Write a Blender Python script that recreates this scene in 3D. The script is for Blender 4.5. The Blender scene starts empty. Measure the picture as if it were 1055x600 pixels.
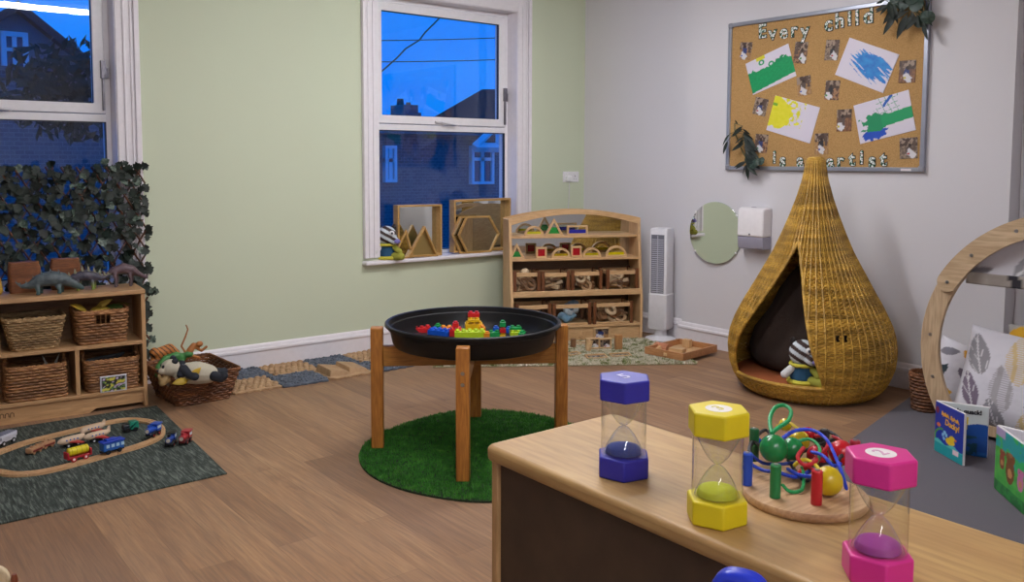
import bpy, bmesh, math, random
import numpy as np
from mathutils import Vector, Matrix, noise, Euler
PI = math.pi
random.seed(7)
COL = bpy.context.scene.collection
# ------------------------------------------------------------------ camera
F, CX, CY, H = 900.4, 527.5, 235.5, 1.3
YAW, PIT, ROL = math.radians(51.52), math.radians(4.393), math.radians(.165)
fw = Vector((math.cos(YAW)*math.cos(PIT), math.sin(YAW)*math.cos(PIT), -math.sin(PIT)))
r0 = Vector((math.sin(YAW), -math.cos(YAW), 0)); u0 = r0.cross(fw)
rt = r0*math.cos(ROL)+u0*math.sin(ROL); up = -r0*math.sin(ROL)+u0*math.cos(ROL)
C0 = Vector((0, 0, H))
def ray(x, y): return fw+rt*((x-CX)/F)-up*((y-CY)/F)
def pz(x, y, z=0.): d = ray(x, y); return C0+d*((z-H)/d.z)
def px(x, y, X): d = ray(x, y); return C0+d*(X/d.x)
def py(x, y, Y): d = ray(x, y); return C0+d*(Y/d.y)
def zat(x, y, P):
    d = ray(x, y); return H+d.z*math.hypot(P[0], P[1])/math.hypot(d.x, d.y)
cam = bpy.data.cameras.new('camera'); co = bpy.data.objects.new('camera', cam); COL.objects.link(co)
co.matrix_world = Matrix(((rt.x, up.x, -fw.x, 0), (rt.y, up.y, -fw.y, 0), (rt.z, up.z, -fw.z, H), (0, 0, 0, 1)))
cam.sensor_width = 36; cam.lens = 36*F/1055; cam.shift_y = -(300-CY)/1055; cam.clip_start = .02
bpy.context.scene.camera = co
# ------------------------------------------------------------------ materials
def lin(c):
    if isinstance(c, str): c = tuple(int(c[i:i+2], 16)/255 for i in (0, 2, 4))
    return tuple((x/12.92 if x <= .04045 else ((x+.055)/1.055)**2.4) for x in c)
def mixc(a, b, t): return tuple(a[i]*(1-t)+b[i]*t for i in range(3))
class N:
    def __init__(s, name):
        s.m = bpy.data.materials.new(name); s.m.use_nodes = True; s.t = s.m.node_tree; s.t.nodes.clear()
        s.o = s.t.nodes.new('ShaderNodeOutputMaterial'); s.b = s.t.nodes.new('ShaderNodeBsdfPrincipled')
        s.t.links.new(s.b.outputs[0], s.o.inputs[0])
    def n(s, ty, **k):
        x = s.t.nodes.new('ShaderNode'+ty)
        for a, v in k.items():
            if a in x.inputs.keys() if hasattr(x.inputs, 'keys') else False: x.inputs[a].default_value = v
            else: setattr(x, a, v)
        return x
    def l(s, a, b): s.t.links.new(a, b)
    def coord(s, scale=(1, 1, 1), rot=(0, 0, 0), src='Object'):
        tc = s.n('TexCoord'); mp = s.n('Mapping'); s.l(tc.outputs[src], mp.inputs[0])
        mp.inputs['Scale'].default_value = scale; mp.inputs['Rotation'].default_value = rot
        return mp.outputs[0]
    def noise(s, vec, scale, detail=3, rough=.5, dist=0):
        x = s.n('TexNoise'); s.l(vec, x.inputs['Vector']); x.inputs['Scale'].default_value = scale
        x.inputs['Detail'].default_value = detail; x.inputs['Roughness'].default_value = rough; x.inputs['Distortion'].default_value = dist
        return x.outputs[0]
    def ramp(s, fac, stops):
        x = s.n('ValToRGB'); s.l(fac, x.inputs[0]); e = x.color_ramp.elements
        while len(e) > 1: e.remove(e[-1])
        for i, (p, c) in enumerate(stops):
            q = e[0] if i == 0 else e.new(p)
            q.position = p; q.color = tuple(lin(c))+(1,)
        return x.outputs[0]
    def mix(s, fac, a, b, blend='MIX'):
        x = s.n('Mix', data_type='RGBA', blend_type=blend)
        for sock, v in ((x.inputs[0], fac), (x.inputs[6], a), (x.inputs[7], b)):
            if isinstance(v, (int, float)): sock.default_value = v
            elif isinstance(v, tuple): sock.default_value = v+(1,) if len(v) == 3 else v
            else: s.l(v, sock)
        return x.outputs[2]
    def bump(s, h, strength=.3, dist=.01):
        x = s.n('Bump'); s.l(h, x.inputs['Height']); x.inputs['Strength'].default_value = strength; x.inputs['Distance'].default_value = dist
        s.l(x.outputs[0], s.b.inputs['Normal'])
    def fin(s, col=None, rough=.5, **k):
        if col is not None:
            if isinstance(col, (str, tuple)): s.b.inputs['Base Color'].default_value = (lin(col) if isinstance(col, str) else col)+(1,)
            else: s.l(col, s.b.inputs['Base Color'])
        s.b.inputs['Roughness'].default_value = rough
        for a, v in k.items():
            s.b.inputs[a.replace('_', ' ')].default_value = v
        return s.m
MC = {}
def plain(c, rough=.45, **k):
    key = (c, rough, tuple(k.items()))
    if key not in MC:
        n = N('plain_'+c); v = n.noise(n.coord(), 30, 2)
        a = lin(c); col = n.mix(v, tuple(x*.93 for x in a), tuple(min(1, x*1.05) for x in a))
        MC[key] = n.fin(col, rough, **k)
    return MC[key]
def metal(c, rough=.3):
    return plain(c, rough, Metallic=1.0)
def wood(c1, c2, axis=0, scale=1., rough=.45, key=None, bump=.08):
    key = ('w', c1, c2, axis, scale, rough)
    if key in MC: return MC[key]
    n = N('wood'); sc = [9*scale]*3; sc[axis] = .9*scale
    v = n.coord(tuple(sc)); a = n.noise(v, 3, 5, .6, 1.2); v2 = n.coord(tuple(x*6 for x in sc)); b = n.noise(v2, 3, 2, .5)
    c = n.ramp(a, [(.3, c1), (.7, c2)]); c = n.mix(n.ramp(b, [(.35, '909090'), (.6, 'ffffff')]), tuple(x*.86 for x in lin(c1)), c)
    n.bump(a, bump, .002); MC[key] = n.fin(c, rough); return MC[key]
def fabric(c1, c2, scale=200, rough=.95, bump=.4):
    key = ('f', c1, c2, scale)
    if key in MC: return MC[key]
    n = N('fabric'); v = n.coord(); a = n.noise(v, scale, 2, .6); b = n.noise(v, 6, 2)
    c = n.mix(a, lin(c1), lin(c2)); c = n.mix(b, c, tuple(x*.8 for x in lin(c1))); n.bump(a, bump, .003)
    MC[key] = n.fin(c, rough); return MC[key]
def painted(rough=.6, key='painted', bump=0):
    k = (key, rough)
    if k in MC: return MC[k]
    n = N(key); a = n.n('VertexColor'); a.layer_name = 'Col'
    if bump: n.bump(n.noise(n.coord(), 260, 2), bump, .002)
    MC[k] = n.fin(a.outputs[0], rough); return MC[k]
def wickermat(c1, c2, c3, rough=.6, sc=28):
    k = ('wk', c1, c2, c3)
    if k in MC: return MC[k]
    n = N('wicker'); a = n.noise(n.coord((1, 1, 3)), sc, 4, .7); b = n.noise(n.coord((1, 1, 6)), 5, 2)
    c = n.ramp(a, [(.3, c1), (.5, c2), (.72, c3)]); c = n.mix(n.ramp(b, [(.35, '808080'), (.65, 'ffffff')]), tuple(x*.6 for x in lin(c1)), c)
    n.bump(a, .3, .002); MC[k] = n.fin(c, rough); return MC[k]
def glassmat(tint=(1, 1, 1), rough=.0, gloss=1.0, key='clear'):
    k = ('g', tint, gloss, rough)
    if k in MC: return MC[k]
    n = N(key); t = n.t; tr = n.n('BsdfTransparent'); tr.inputs[0].default_value = tint+(1,)
    gl = n.n('BsdfGlossy'); gl.inputs['Roughness'].default_value = rough
    lw = n.n('LayerWeight'); lw.inputs[0].default_value = .5; pw_ = n.n('Math', operation='POWER'); n.l(lw.outputs['Facing'], pw_.inputs[0]); pw_.inputs[1].default_value = 3.5; mx = n.n('MixShader')
    mu = n.n('Math', operation='MULTIPLY_ADD'); n.l(pw_.outputs[0], mu.inputs[0]); mu.inputs[1].default_value = .6*gloss; mu.inputs[2].default_value = .025*gloss; mu.use_clamp = True
    n.l(mu.outputs[0], mx.inputs[0]); n.l(tr.outputs[0], mx.inputs[1]); n.l(gl.outputs[0], mx.inputs[2]); n.l(mx.outputs[0], n.o.inputs[0])
    MC[k] = n.m; return n.m
def mirrormat():
    if 'mir' not in MC: MC['mir'] = N('mirror_glass').fin('dfe3e0', .02, Metallic=1.0)
    return MC['mir']
# ------------------------------------------------------------------ mesh builder
class M:
    def __init__(s): s.v = []; s.f = []; s.mi = []; s.cm = 0; s.X = Matrix.Identity(4)
    def at(s, loc=(0, 0, 0), rot=(0, 0, 0), sc=(1, 1, 1)):
        s.X = Matrix.LocRotScale(Vector(loc), Euler(rot), Vector(sc)); return s
    def mat(s, i): s.cm = i; return s
    def add(s, v, f):
        b = len(s.v); s.v += [tuple(s.X @ Vector(p)) for p in v]; s.f += [tuple(b+i for i in q) for q in f]; s.mi += [s.cm]*len(f); return s
    def box(s, x0, x1, y0, y1, z0, z1):
        return s.add([(x, y, z) for z in (z0, z1) for y in (y0, y1) for x in (x0, x1)],
                     [(0, 2, 3, 1), (4, 5, 7, 6), (0, 1, 5, 4), (2, 6, 7, 3), (0, 4, 6, 2), (1, 3, 7, 5)])
    def prism(s, poly, z0, z1, ax='z'):
        n = len(poly); m = {'z': lambda x, y, z: (x, y, z), 'y': lambda x, y, z: (x, z, y), 'x': lambda x, y, z: (z, x, y)}[ax]
        return s.add([m(x, y, z0) for x, y in poly]+[m(x, y, z1) for x, y in poly],
                     [tuple(range(n))[::-1], tuple(range(n, 2*n))]+[(i, (i+1) % n, n+(i+1) % n, n+i) for i in range(n)])
    def ring(s, o, i, z0, z1, ax='z'):
        n = len(o); m = {'z': lambda x, y, z: (x, y, z), 'y': lambda x, y, z: (x, z, y), 'x': lambda x, y, z: (z, x, y)}[ax]
        v = [m(x, y, z) for z in (z0, z1) for P in (o, i) for x, y in P]; f = []
        for k in range(n):
            j = (k+1) % n
            f += [(k, j, 2*n+j, 2*n+k), (n+j, n+k, 3*n+k, 3*n+j), (j, k, n+k, n+j), (2*n+k, 2*n+j, 3*n+j, 3*n+k)]
        return s.add(v, f)
    def lathe(s, pr, n=32, cap=True, a0=0, a1=2*PI):
        full = abs(a1-a0-2*PI) < 1e-6; m = n if full else n+1; v = []; f = []
        for r, z in pr:
            for k in range(m):
                a = a0+(a1-a0)*k/n; v.append((r*math.cos(a), r*math.sin(a), z))
        for i in range(len(pr)-1):
            for k in range(n):
                j = (k+1) % m; f.append((i*m+k, i*m+j, (i+1)*m+j, (i+1)*m+k))
        if cap and full:
            if pr[0][0] > 1e-5: f.append(tuple(range(m))[::-1])
            if pr[-1][0] > 1e-5: f.append(tuple(range((len(pr)-1)*m, len(pr)*m)))
        return s.add(v, f)
    def cyl(s, p0, p1, r0, r1=None, n=16):
        return s.tube([p0, p1], [r0, r1 if r1 is not None else r0], n)
    def tube(s, pts, r, n=8, closed=False, sq=1.0):
        pts = [Vector(p) for p in pts]; k = len(pts); rr = r if isinstance(r, (list, tuple)) else [r]*k
        v = []; f = []; ref = None
        for i, p in enumerate(pts):
            if closed: t = pts[(i+1) % k]-pts[i-1]
            else: t = pts[min(i+1, k-1)]-pts[max(i-1, 0)]
            if t.length < 1e-9: t = Vector((0, 0, 1))
            t.normalize()
            if ref is None: ref = Vector((0, 0, 1)) if abs(t.z) < .9 else Vector((1, 0, 0))
            a = ref-t*ref.dot(t)
            if a.length < 1e-4: a = t.orthogonal()
            a.normalize(); ref = a; b = t.cross(a)
            for q in range(n):
                an = 2*PI*q/n; v.append(p+(a*math.sin(an)+b*math.cos(an)*sq)*rr[i])
        for i in range(k if closed else k-1):
            j = (i+1) % k
            for q in range(n): f.append((i*n+q, i*n+(q+1) % n, j*n+(q+1) % n, j*n+q))
        if not closed: f += [tuple(range(n))[::-1], tuple(range((k-1)*n, k*n))]
        return s.add(v, f)
    def ell(s, c, r, n=16, m=10, rot=(0, 0, 0)):
        if isinstance(r, (int, float)): r = (r, r, r)
        R = Euler(rot).to_matrix(); v = [Vector(c)+R @ Vector((0, 0, -r[2]))]
        for i in range(1, m):
            t = PI*i/m-PI/2
            for k in range(n):
                a = 2*PI*k/n; v.append(Vector(c)+R @ Vector((r[0]*math.cos(t)*math.cos(a), r[1]*math.cos(t)*math.sin(a), r[2]*math.sin(t))))
        v.append(Vector(c)+R @ Vector((0, 0, r[2]))); L = len(v)-1; f = []
        for k in range(n):
            f.append((0, 1+(k+1) % n, 1+k)); f.append((L, L-n+k, L-n+(k+1) % n))
            for i in range(m-2): b = 1+i*n; f.append((b+k, b+(k+1) % n, b+n+(k+1) % n, b+n+k))
        return s.add(v, f)
    def grid(s, nx, ny, fn):
        v = [fn(i/nx, j/ny) for j in range(ny+1) for i in range(nx+1)]
        return s.add(v, [(j*(nx+1)+i, j*(nx+1)+i+1, (j+1)*(nx+1)+i+1, (j+1)*(nx+1)+i) for j in range(ny) for i in range(nx)])
    def build(s, name, mats, parent=None, bevel=0, angle=35, segs=2, remesh=0, solid=0):
        me = bpy.data.meshes.new(name); me.from_pydata(s.v, [], s.f)
        for m in (mats if isinstance(mats, (list, tuple)) else [mats]): me.materials.append(m)
        me.polygons.foreach_set('material_index', s.mi); me.update()
        if remesh:
            tmp = bpy.data.objects.new('t', me); COL.objects.link(tmp)
            md = tmp.modifiers.new('r', 'REMESH'); md.mode = 'VOXEL'; md.voxel_size = remesh; md.use_smooth_shade = True
            ms = tmp.modifiers.new('s', 'SMOOTH'); ms.iterations = 4; ms.factor = .5
            me2 = bpy.data.meshes.new_from_object(tmp.evaluated_get(bpy.context.evaluated_depsgraph_get()))
            bpy.data.objects.remove(tmp); me2.materials.clear(); me2.materials.append(mats[0] if isinstance(mats, (list, tuple)) else mats)
            me = me2; me.name = name; me.polygons.foreach_set('use_smooth', [True]*len(me.polygons))
        else:
            me.polygons.foreach_set('use_smooth', [True]*len(me.polygons))
            try: me.set_sharp_from_angle(angle=math.radians(angle))
            except Exception: pass
        o = bpy.data.objects.new(name, me); COL.objects.link(o)
        if parent: o.parent = parent
        if bevel:
            b = o.modifiers.new('Bevel', 'BEVEL'); b.width = bevel; b.segments = segs; b.limit_method = 'ANGLE'; b.angle_limit = math.radians(40); b.use_clamp_overlap = True
        return o
def paint(o, fn):
    me = o.data; a = me.color_attributes.new('Col', 'FLOAT_COLOR', 'POINT')
    d = []
    for v in me.vertices:
        c = fn(v.co); d += [c[0], c[1], c[2], 1]
    a.data.foreach_set('color', d); return o
def tag(o, label, cat, group=None, kind=None):
    if label: o['label'] = label
    if cat: o['category'] = cat
    if group: o['group'] = group
    if kind: o['kind'] = kind
    return o
def thing(name, label, cat, loc=(0, 0, 0), rz=0, group=None):
    o = bpy.data.objects.new(name, None); COL.objects.link(o); o.location = loc; o.rotation_euler = (0, 0, rz); o.empty_display_size = .05
    return tag(o, label, cat, group)
def place(o, loc, rz=0, rot=None):
    o.location = loc; o.rotation_euler = rot if rot else (0, 0, rz); return o
def struct(name, m, mats, parent=None, bevel=0):
    o = m.build(name, mats, parent, bevel)
    if not parent: o['kind'] = 'structure'
    return o
KIDS = {}
def dup(root, loc=None, rz=None, label=None):
    r = root.copy(); COL.objects.link(r)
    if loc is not None: r.location = loc
    if rz is not None: r.rotation_euler = (0, 0, rz)
    if label: r['label'] = label
    for ch in [o for o in COL.objects if o.parent == root]:
        c = ch.copy(); COL.objects.link(c); c.parent = r
        for g in [o for o in COL.objects if o.parent == ch]:
            d = g.copy(); COL.objects.link(d); d.parent = c
    return r
def chain(m, pts, rad, step=.5):
    """tapered limb: overlapping balls from joint to joint"""
    for i in range(len(pts)-1):
        a, b = Vector(pts[i]), Vector(pts[i+1]); L = (b-a).length; ra, rb = rad[i], rad[i+1]
        n = max(1, int(L/(min(ra, rb)*step)))
        for k in range(n+1):
            t = k/n; m.ell(a.lerp(b, t), ra+(rb-ra)*t, 10, 6)
    return m
def textmesh(body, size, ext, mats, name, parent=None, bold=0.):
    cu = bpy.data.curves.new(name, 'FONT'); cu.body = body; cu.size = size; cu.extrude = ext; cu.offset = bold
    cu.align_x = 'CENTER'; cu.align_y = 'CENTER'
    t = bpy.data.objects.new('t', cu); COL.objects.link(t)
    me = bpy.data.meshes.new_from_object(t.evaluated_get(bpy.context.evaluated_depsgraph_get())); bpy.data.objects.remove(t)
    me.name = name; me.materials.clear()
    for m in (mats if isinstance(mats, list) else [mats]): me.materials.append(m)
    o = bpy.data.objects.new(name, me); COL.objects.link(o)
    if parent: o.parent = parent
    return o
def fbm(x, y, s=0): return noise.fractal(Vector((x, y, s)), 1., 2., 3)
def rrect(w, d, r, n=6, cx=0, cy=0):
    P = []
    for sx, sy, a0 in ((1, 1, 0), (-1, 1, PI/2), (-1, -1, PI), (1, -1, 1.5*PI)):
        for k in range(n+1):
            a = a0+PI/2*k/n; P.append((cx+sx*(w/2-r)+r*math.cos(a), cy+sy*(d/2-r)+r*math.sin(a)))
    return P
def resample(P, n):
    P = [Vector((p[0], p[1])) for p in P]; L = [0]
    for i in range(len(P)): L.append(L[-1]+(P[(i+1) % len(P)]-P[i]).length)
    out = []; j = 0
    for k in range(n):
        t = L[-1]*k/n
        while L[j+1] < t: j += 1
        a = (t-L[j])/max(1e-9, L[j+1]-L[j]); out.append(P[j].lerp(P[(j+1) % len(P)], a))
    return out
PALE = wood('c9a070', 'dcb88a', 0, 1); PALEY = wood('c9a070', 'dcb88a', 1, 1); PALEZ = wood('c9a070', 'dcb88a', 2, 1)
# ================================================================== ROOM SHELL
YW, XB, XR, XR2 = 5.25, 4.86, 4.925, 4.98
X0, Y0, ZC = -1.7, -1.9, 2.66
YE0 = px(705, 200, XB).y; YE1 = 1.95     # ends of the projecting wall
def wallmat(name, c):
    n = N(name); v = n.coord(); a = n.noise(v, 1.1, 3); b = n.noise(v, 160, 2); col = lin(c)
    n.bump(b, .12, .002); return n.fin(n.mix(a, tuple(x*.965 for x in col), tuple(x*1.02 for x in col)), .72)
GREEN = wallmat('pale_green_paint', 'cdd6bc'); WHITE = wallmat('warm_white_paint', 'dad8dc'); CEIL = wallmat('ceiling_paint', 'e8e6e2')
TRIM = plain('ebe7ec', .35); UPVC = plain('ecebef', .25)
n = N('vinyl_oak_planks'); tc = n.coord((1, 1, 1), (0, 0, PI/2))
bk = n.n('TexBrick'); n.l(tc, bk.inputs['Vector']); bk.offset = .37; bk.offset_frequency = 2; bk.squash = 1.0
bk.inputs['Color1'].default_value = (0, 0, 0, 1); bk.inputs['Color2'].default_value = (1, 1, 1, 1); bk.inputs['Mortar'].default_value = (.5, .5, .5, 1)
bk.inputs['Scale'].default_value = 1; bk.inputs['Mortar Size'].default_value = .0009; bk.inputs['Mortar Smooth'].default_value = .3
bk.inputs['Brick Width'].default_value = 1.15; bk.inputs['Row Height'].default_value = .145; bk.inputs['Bias'].default_value = 0
sep = n.n('SeparateColor'); n.l(bk.outputs['Color'], sep.inputs[0])
# the plank's own number shifts the grain so that it breaks at the seams
gv = n.coord((14, 1.1, 1)); ad = n.n('VectorMath', operation='MULTIPLY_ADD'); n.l(bk.outputs['Color'], ad.inputs[0]); ad.inputs[1].default_value = (7, 13, 5); n.l(gv, ad.inputs[2])
g1 = n.noise(ad.outputs[0], 1.0, 6, .62, 1.6); gv2 = n.coord((70, 3, 1)); g2 = n.noise(gv2, 1.5, 4, .6, .6); g3 = n.noise(n.coord(), 1.3, 3)
base = n.ramp(g1, [(.28, '86644a'), (.45, 'a47e5c'), (.6, 'b08a66'), (.78, 'c09a72')])
base = n.mix(n.ramp(g2, [(.3, '000000'), (.7, 'ffffff')]), n.mix(.75, base, lin('7d6450')), base)
tone = n.ramp(sep.outputs[0], [(0, 'dad0c6'), (.35, 'e8e0d6'), (.7, 'f6efe4'), (1, 'fffaf0')]); base = n.mix(1.0, base, tone, 'MULTIPLY')
base = n.mix(n.ramp(g3, [(.35, 'ffffff'), (.65, '909090')]), base, n.mix(.18, base, lin('8d8078')))
inv = n.n('Math', operation='SUBTRACT'); inv.inputs[0].default_value = 1; n.l(bk.outputs['Fac'], inv.inputs[1])
base = n.mix(bk.outputs['Fac'], base, n.mix(.35, base, lin('5a4536')))
n.bump(g1, .1, .001); FLOORM = n.fin(base, .55, Specular_IOR_Level=.3)
struct('floor', M().box(X0-.1, XR2+.1, Y0-.1, YW+.3, -.1, 0), FLOORM)
struct('ceiling', M().box(X0-.1, XR2+.1, Y0-.1, YW+.3, ZC, ZC+.1), CEIL)
# green wall with two openings
W2 = (3.005, 4.215); W1 = (.12, 1.335); ZS = .60; ZH = 2.43
m = M(); xs = [X0-.1, W1[0], W1[1], W2[0], W2[1], XR2+.1]
for i, (a, b) in enumerate(zip(xs, xs[1:])):
    if i in (1, 3): m.box(a, b, YW, YW+.185, 0, ZS); m.box(a, b, YW, YW+.185, ZH, ZC)
    else: m.box(a, b, YW, YW+.185, 0, ZC)
struct('wall_left', m, GREEN)
struct('wall_right', M().box(XR, XR+.2, YE0-.05, YW, 0, ZC).box(XR2, XR2+.2, Y0, YE1+.05, 0, ZC), WHITE)
struct('wall_chimney', M().box(XB, XR2+.15, YE1, YE0, 0, ZC), WHITE)
struct('wall_back', M().box(X0-.1, XR2+.1, Y0-.1, Y0, 0, ZC), WHITE)
struct('wall_side', M().box(X0-.1, X0, Y0, YW, 0, ZC), WHITE)
BP = [(0, 0), (.016, 0), (.016, .100), (.024, .106), (.026, .114), (.023, .122), (.014, .126), (.012, .136), (.008, .146), (.003, .150), (0, .150)]
def baseb(name, a, b, nrm):
    """moulding swept from a to b, standing off the wall along nrm"""
    v = []; k = len(BP)
    for P in (a, b):
        for d, z in BP: v.append((P[0]+nrm[0]*d, P[1]+nrm[1]*d, z))
    mm = M().add(v, [(i, (i+1) % k, k+(i+1) % k, k+i) for i in range(k)]+[tuple(range(k))[::-1], tuple(range(k, 2*k))])
    return struct(name, mm, TRIM)
baseb('baseboard_left', (X0, YW), (XR, YW), (0, -1)); baseb('baseboard_right', (XR, YW-.026), (XR, YE0), (-1, 0))
baseb('baseboard_chimney', (XB, YE0+.02), (XB, YE1-.02), (-1, 0)); baseb('baseboard_recess', (XR2, YE1), (XR2, Y0), (-1, 0))
baseb('baseboard_chimney_end', (XB-.01, YE1), (XR2, YE1), (0, -1))
# windows
GL = glassmat((.93, .95, .97), 0, 2.2, 'window_glass')
DARKG = plain('20222c', .5)
def window(idx, x0, x1, handle=True):
    yf = YW+.11; w = 0
    root = thing('window_%d' % idx, None, None); root['kind'] = 'structure'
    zt = 1.56                                   # transom centre
    fr = M()
    def frm(m, a, b, c, d, t, y0, y1): m.ring([(a, c), (b, c), (b, d), (a, d)], [(a+t, c+t), (b-t, c+t), (b-t, d-t), (a+t, d-t)], y0, y1, 'y')
    frm(fr, x0, x1, ZS+.02, ZH, .032, yf, yf+.07)
    fr.box(x0+.03, x1-.03, yf, yf+.07, zt-.045, zt)
    fr.build('frame', UPVC, root, .004)
    ps = py(250 if idx == 1 else 450, 0, yf)
    s = M(); frm(s, x0+.034, x1-.034, zt+.002, ZH-.034, .058, yf-.014, yf+.045); s.build('sash', UPVC, root, .006)
    g = M(); frm(g, x0+.088, x1-.088, zt+.056, ZH-.088, .006, yf-.004, yf+.02); frm(g, x0+.03, x1-.03, ZS+.05, zt-.043, .006, yf-.002, yf+.02); g.build('gasket', DARKG, root)
    M().box(x0+.09, x1-.09, yf+.012, yf+.018, zt+.06, ZH-.09).build('pane', GL, root)
    M().box(x0+.03, x1-.03, yf+.012, yf+.018, ZS+.05, zt-.04).build('pane', GL, root)
    # architrave moulding and head
    cs = M()
    for a, b in ((x0-.125, x0), (x1, x1+.125)):
        cs.box(a, b, YW-.018, YW, .64, ZH+.12); sgn = 1 if a < x0 else -1
        e = a if sgn > 0 else b
        for q0, q1, t in ((.0, .03, .034), (.036, .05, .026), (.075, .088, .026)):
            p, q = sorted((e+sgn*q0, e+sgn*q1)); cs.box(p, q, YW-t, YW-.018, .64, ZH+.12-q0)
    cs.box(x0, x1, YW-.018, YW, ZH, ZH+.12); cs.box(x0-.1, x1+.1, YW-.034, YW-.018, ZH+.09, ZH+.12)
    cs.build('casing', TRIM, root, .004)
    rv = M(); rv.box(x0-.001, x0+.004, YW-.01, yf, ZS, ZH); rv.box(x1-.004, x1+.001, YW-.01, yf, ZS, ZH); rv.box(x0, x1, YW-.01, yf, ZH-.004, ZH); rv.build('reveal', TRIM, root)
    M().box(x0-.13, x1+.13, YW-.055, yf+.01, ZS-.008, ZS+.02).build('sill', TRIM, root, .009, segs=3)
    # handle and side latch
    h = M(); cx = (x0+x1)/2-.06; h.box(cx-.02, cx+.05, yf-.03, yf-.013, zt+.016, zt+.032); h.tube([(cx+.03, yf-.03, zt+.024), (cx+.05, yf-.045, zt+.018), (cx+.16, yf-.045, zt+.004)], .008, 8); h.build('handle', plain('d7d6dc', .3), root, .003)
    l = M(); l.box(x1-.05, x1-.038, yf-.03, yf-.012, zt+.02, zt+.25); l.box(x1-.056, x1-.03, yf-.035, yf-.012, zt+.2, zt+.30); l.box(x1-.035, x1-.012, yf-.02, yf-.005, zt+.2, zt+.26); l.build('latch', metal('77757c', .35), root, .002)
    return root
window(1, *W1); window(2, *W2)
# ================================================================== OUTSIDE
n = N('brick_outside'); b = n.n('TexBrick'); n.l(n.coord((1, 1, 1), (PI/2, 0, 0)), b.inputs['Vector']); b.inputs['Scale'].default_value = 4
b.inputs['Color1'].default_value = lin('6e6a70')+(1,); b.inputs['Color2'].default_value = lin('5d5a64')+(1,); b.inputs['Mortar'].default_value = lin('7d7b82')+(1,)
BR = n.fin(b.outputs[0], .9); RENDER = plain('7d7c84', .9); SLATE = plain('30333c', .8); OWIN = plain('dfe6ee', .5); OGL = plain('3a4a66', .15)
def house(name, label, cx, y, w, d, ze, zr, wins, gable=False, chims=(), wall=BR):
    r = thing(name, label, 'house', (cx, y, 0), 0)
    m = M().box(-w/2, w/2, 0, d, -3, ze)
    if gable: m.prism([(-w/2, ze), (w/2, ze), (0, zr)], 0, .25, 'y')
    m.build('wall', wall, r)
    if gable:
        q = M(); 
        for s in (-1, 1):
            q.add([(0, -.25, zr+.12), (s*(w/2+.3), -.25, ze-.1), (s*(w/2+.3), d, ze-.1), (0, d, zr+.12), (0, -.25, zr-.02), (s*(w/2+.3), -.25, ze-.24), (s*(w/2+.3), d, ze-.24), (0, d, zr-.02)],
                  [(0, 1, 2, 3), (4, 7, 6, 5), (0, 4, 5, 1), (1, 5, 6, 2), (3, 2, 6, 7)])
        q.build('roof', SLATE, r)
    else:
        i = min(w, d)*.5
        M().add([(-w/2-.3, -.3, ze), (w/2+.3, -.3, ze), (w/2+.3, d+.3, ze), (-w/2-.3, d+.3, ze), (-w/2+i, d/2, zr), (w/2-i, d/2, zr)],
                [(0, 1, 5, 4), (1, 2, 5), (2, 3, 4, 5), (3, 0, 4), (0, 3, 2, 1)]).build('roof', SLATE, r)
    for (a, z0, ww, hh) in wins:
        o = M().ring([(a, z0), (a+ww, z0), (a+ww, z0+hh), (a, z0+hh)], [(a+.07, z0+.07), (a+ww-.07, z0+.07), (a+ww-.07, z0+hh-.07), (a+.07, z0+hh-.07)], -.08, .02, 'y')
        o.box(a+ww/2-.03, a+ww/2+.03, -.06, .02, z0, z0+hh); o.box(a, a+ww, -.06, .02, z0+hh*.68, z0+hh*.68+.05); f = o.build('window', OWIN, r)
        M().box(a+.05, a+ww-.05, -.02, .01, z0+.05, z0+hh-.05).build('pane', OGL, f)
    for (a, b2, wz, hz) in chims:
        c = M().box(a-wz/2, a+wz/2, b2, b2+.6, ze-.5, hz); c.box(a-wz/2-.06, a+wz/2+.06, b2-.05, b2+.65, hz, hz+.1)
        c.cyl((a-wz/4, b2+.3, hz+.1), (a-wz/4, b2+.3, hz+.45), .12, .1); c.build('chimney', wall, r)
    return r
YH = 15.
g0 = py(-10, 190, YH); apex = py(16, 11, YH)
house('gabled_house', 'dark steep gabled house seen through the left window', apex.x, YH, 2*(py(90, 70, YH).x-apex.x), 6, py(96, 72, YH).z, apex.z, [(py(2, 90, YH).x-apex.x, py(20, 96, YH).z, py(30, 90, YH).x-py(2, 90, YH).x, .9)], True, [], RENDER)
a = py(384, 200, YH); bb = py(530, 200, YH); er = py(440, 139, YH).z
h2 = house('terraced_house', 'long brick house across the street with white bay window, seen through the right window', (a.x+bb.x)/2+1.2, YH, (bb.x-a.x)+5.0, 5., er, er+.25, [], False, [], BR)
def wloc(x): return py(x, 160, YH).x-h2.location.x
for xa, xb_, ya, yb in ((394, 406, 150, 188), (483, 506, 150, 190)):
    z0 = py(xa, yb, YH).z; z1 = py(xa, ya, YH).z; p0, p1 = wloc(xa), wloc(xb_)
    o = M().ring([(p0, z0), (p1, z0), (p1, z1), (p0, z1)], [(p0+.06, z0+.06), (p1-.06, z0+.06), (p1-.06, z1-.06), (p0+.06, z1-.06)], -.12, .0, 'y')
    o.box((p0+p1)/2-.04, (p0+p1)/2+.04, -.1, 0, z0, z1); o.box(p0, p1, -.1, 0, z1-.32, z1-.25); f = o.build('window', OWIN, h2); M().box(p0+.05, p1-.05, -.05, -.005, z0+.05, z1-.05).build('pane', OGL, f)
p0, p1 = wloc(480), wloc(508); zb, zt_ = py(480, 152, YH).z, py(503, 138, YH).z
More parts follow.
